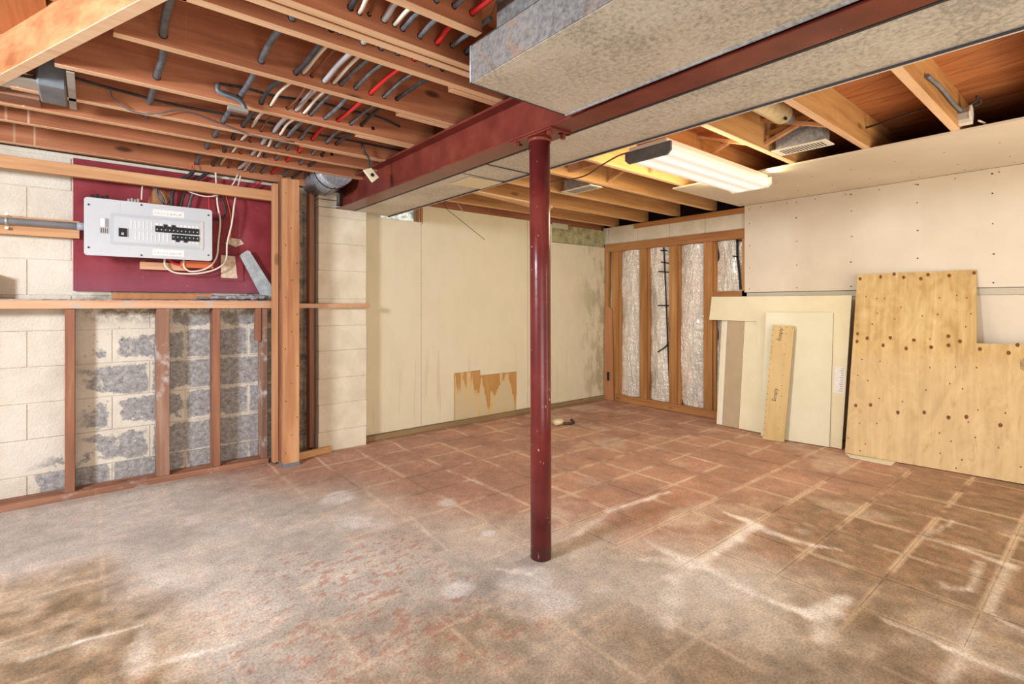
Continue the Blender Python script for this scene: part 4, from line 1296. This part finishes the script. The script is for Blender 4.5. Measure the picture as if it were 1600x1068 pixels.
# narrow plywood strip in front
A5, B5, T5 = (4.208, 1.707, 0), (4.174, 1.86, 0), (4.405, 1.75, .93)
strip, ss = leaning('plywood_strip', M['ply2'], A5, T5, [(0, 0), (-.043, .932), (.120, .934), (.157, 0)], .012, 'narrow yellow plywood strip with printed lettering, frontmost of the leaning boards', 'plywood strip', Bp=B5, edge=M['plyedge'])
K5 = lambda px, py: uv_on(A5, B5, T5, px, py)
for p in ((1219, 523), (1211, 617)):
    u, v = K5(*p); text_on(strip, ss, 'Ecoply', u, v, .040, R(97), M['ink'])
for k in range(19):
    v = .03 + k * .048; u = .150 - .036 * v / .932; dot(strip, ss, u, v, .0035, M['knot'], 'nail_mark', 6, 1)
for k in range(3):
    dot(strip, ss, -.03 + k * .045, .915, .0035, M['knot'], 'nail_mark', 6, 1)
for k in range(10):
    v = .10 + k * .085; u = .047 - .035 * v; dot(strip, ss, u, v, .0035, M['knot'], 'nail_mark', 6, 1)
MB().prism([(4.224, 1.292, .0015), (4.150, 1.240, .0015), (4.155, 1.00, .0015), (4.262, 1.00, .0015)], (0, 0, .004)).build('board_offcut', M['board_green'], None, 'flat pale board offcut lying on the floor by the plywood', 'board offcut')

# ------------------------------------------------------------------ lights and fittings on the right ceiling
fx = empty('fluorescent_light', (3.0, 1.70, 1.90), 'long lit fluorescent fixture hanging under the right joists', 'ceiling light')


def lensmat():
    n = NT('lit_fluorescent_lens')
    x, y, z = n.xyz(); d = n.math('ABSOLUTE', n.math('SUBTRACT', n.math('ABSOLUTE', n.math('SUBTRACT', y, 1.70)), .055))
    n.l.new(n.math('ADD', n.math('MULTIPLY', n.mask(d, .05, .0), .5), .45), n.bsdf.inputs['Emission Strength'])
    n.bsdf.inputs['Emission Color'].default_value = (1.0, 1.0, .90, 1)
    return n.done((.9, .9, .85, 1), .4)


M['lens'] = lensmat()
prof = [(1.575, 1.955), (1.555, 1.925), (1.575, 1.903), (1.65, 1.897), (1.70, 1.902), (1.75, 1.897), (1.815, 1.903), (1.835, 1.925), (1.815, 1.955)]
MB().prism([(2.40, y, z) for y, z in prof], (1.20, 0, 0)).build('lens', M['lens'], fx)
area('tube_light', (3.0, 1.70, 1.88), (3.0, 1.70, 0), 1.15, .22, 22, (1.0, .90, .66))
area('tube_light', (3.0, 1.52, 1.96), (3.0, .9, 2.3), 1.15, .06, 5, (1.0, .88, .56))
area('tube_light', (3.0, 1.88, 1.96), (3.0, 2.5, 2.2), 1.15, .06, 9, (1.0, .88, .56))
MB().prism([(2.385, y, z) for y, z in [(1.545, 1.962), (1.545, 1.915), (1.57, 1.893), (1.82, 1.893), (1.845, 1.915), (1.845, 1.962)]], (.015, 0, 0)).build('end_cap', M['greybox'], fx)
MB().prism([(3.60, y, z) for y, z in [(1.545, 1.962), (1.545, 1.915), (1.57, 1.893), (1.82, 1.893), (1.845, 1.915), (1.845, 1.962)]], (.010, 0, 0)).build('end_cap', M['white'], fx)
box('housing', M['white'], 2.385, 3.61, 1.57, 1.82, 1.957, 1.985, fx, bev=.003)
for x in (2.6, 3.4):
    MB().tube([(x, 1.70, 1.985), (x, 1.752, 2.02)], .003, 6).build('hanger', M['alu'], fx)
MB().tube(spline([at(2, 1.97, *p) for p in ((858, 284), (885, 281), (915, 274), (945, 255), (975, 240), (1020, 232))], 6), .005, 8).build('cord', M['browncab'], None, 'brown power cord curving from the fluorescent fixture', 'cord')


def register(name, x0, x1, y0, y1, z, label):
    t = empty(name, ((x0 + x1) / 2, (y0 + y1) / 2, z), label, 'air vent', 'white floor vents hanging between the right joists')
    MB().box(x0 + .015, x1 - .015, y0 + .02, y1 - .02, z + .008, z + .095, .002).build('sheet_metal_boot', M['galv'], t)
    o = MB()
    o.prism([(x0 + .015, y0 + .02, z + .095), (x1 - .015, y0 + .02, z + .095), (x1 - .02, y0 + .06, z + .14), (x0 + .02, y0 + .06, z + .14)], (0, y1 - y0 - .08, 0))
    o.build('boot_neck', M['galv'], t)
    pl = box('faceplate', M['white'], x0, x1, y0, y1, z, z + .007, t, bev=.002)
    nsl = 14
    for k in range(nsl):
        yy = y0 + .03 + k * (y1 - y0 - .06) / nsl
        box('slat', M['cleat'], x0 + .022, x1 - .022, yy, yy + .006, z - .0012, z + .0005, pl)


register('air_vent', 3.105, 3.245, 1.045, 1.335, 1.99, 'white slotted vent with metal boot near the drywall strip')
register('air_vent', 2.895, 3.035, 2.56, 2.87, 1.985, 'white vent with grey boot behind the fluorescent light')
box('vent_cleat', M['pine_y'], 3.06, 3.09, .985, 1.345, 2.085, 2.105, None, label='light wood strip between joists above the slotted vent', cat='wood strip')
# insulated pipe
t = empty('insulated_pipe', (2.75, 1.15, 2.08), 'cream wrapped insulated pipe between right joists', 'pipe')
MB().tube([(2.15, 1.17, 2.105), (2.86, 1.17, 2.105)], .052, 20).build('wrap', M['foam'], t)
MB().tube([(2.86, 1.17, 2.105), (2.95, 1.17, 2.105)], .030, 16).build('pipe_end', M['galv'], t)
MB().tube([(2.80, 1.13, 2.06), (2.83, 1.14, 2.065)], .008, 8).build('clip', M['dark'], t)
# steel rod between joists
MB().tube([(3.461, 1.03, 2.10), (3.305, .60, 2.10)], .006, 8).build('steel_rod', M['screw'], None, 'dark steel rod poking across the right joist bay', 'rod')
# octagonal junction box on the near right joist
t = empty('junction_box', (3.46, .50, 2.06), 'white octagonal junction box with wires on a right joist', 'junction box')
MB().tube([(3.47, .545, 2.062), (3.47, .50, 2.062)], .042, 8, smooth=False).build('box_body', M['alu'], t)
MB().tube([(3.47, .50, 2.062), (3.47, .494, 2.062)], .047, 8, smooth=False).build('cover', M['white'], t)
MB().box(3.44, 3.485, .492, .545, 2.010, 2.040, .002).build('socket', M['white'], t)
MB().tube(spline([(2.75, .535, 2.06), (3.0, .533, 2.075), (3.25, .532, 2.07), (3.43, .53, 2.075)], 5), .009, 8).build('armoured_cable', M['greybox'], t)
for k, (a, b) in enumerate((((3.44, .50, 2.10), (3.42, .47, 2.13)), ((3.45, .48, 2.09), (3.44, .46, 2.12)), ((3.48, .47, 2.02), (3.56, .46, 2.015)))):
    MB().tube(spline([a, ((a[0] + b[0]) / 2 + .02, (a[1] + b[1]) / 2 - .01, (a[2] + b[2]) / 2), b], 5), .005, 6).build('wire', M['blackcab'] if k < 2 else M['whitecab'], t)

# pull switch hanging at the beam
t = empty('hanging_switch', at(1, 2.9, 581, 273), 'small white rectangular box hanging by a cord at the red beam', 'junction box')
sw_pts = [at(1, 2.9, *p) for p in ((569, 265), (580, 262), (592, 277), (583, 284))]
MB().prism(sw_pts, (0, .02, 0)).build('box_body', M['board_cream'], t)
p = at(1, 2.897, 582, 273)
MB().tube([p, p + Vector((0, .003, 0))], .011, 12).build('socket_hole', M['dark'], t)
MB().tube(spline([at(1, 2.905, *p) for p in ((566, 224), (570, 238), (576, 247), (577, 263))], 5), .006, 8).build('cord', M['blackcab'], t)

# dangling wires beside the left wall
MB().tube(spline([(2.13, 3.44, 1.985)] + [at(1, 3.4, *p) for p in ((697, 324), (715, 340), (757, 374))], 6), .0022, 6).build('loose_wire', M['screw'], None, 'long thin grey wire dangling diagonally before the drywall', 'wire')
MB().tube(spline([(2.26, 3.44, 1.985)] + [at(1, 3.4, *p) for p in ((714, 316), (719, 323), (724, 332))], 6), .0022, 6).build('loose_wire', M['alu'], None, 'short pale wire dangling beside the long grey one', 'wire')
# loose lath under the far joists
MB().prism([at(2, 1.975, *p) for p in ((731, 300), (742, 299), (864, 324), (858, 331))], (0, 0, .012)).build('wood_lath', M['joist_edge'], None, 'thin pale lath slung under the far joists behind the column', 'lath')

# crumpled foam cup and dark scrap on the floor by the far wall
p = at(2, 0, 872, 664)
lump((p.x, p.y, .028), .060, .045, .030, 4).build('foam_scrap', M['foam'], None, 'crumpled cream foam scrap on the floor behind the column', 'foam scrap')
p = at(2, 0, 888, 663)
MB().tube(spline([(p.x - .05, p.y + .01, .014), (p.x, p.y - .02, .014), (p.x + .05, p.y - .02, .016), (p.x + .07, p.y + .03, .030)], 5), .012, 8).build('dark_scrap', M['screw'], None, 'small dark curled scrap right of the foam piece', 'scrap')
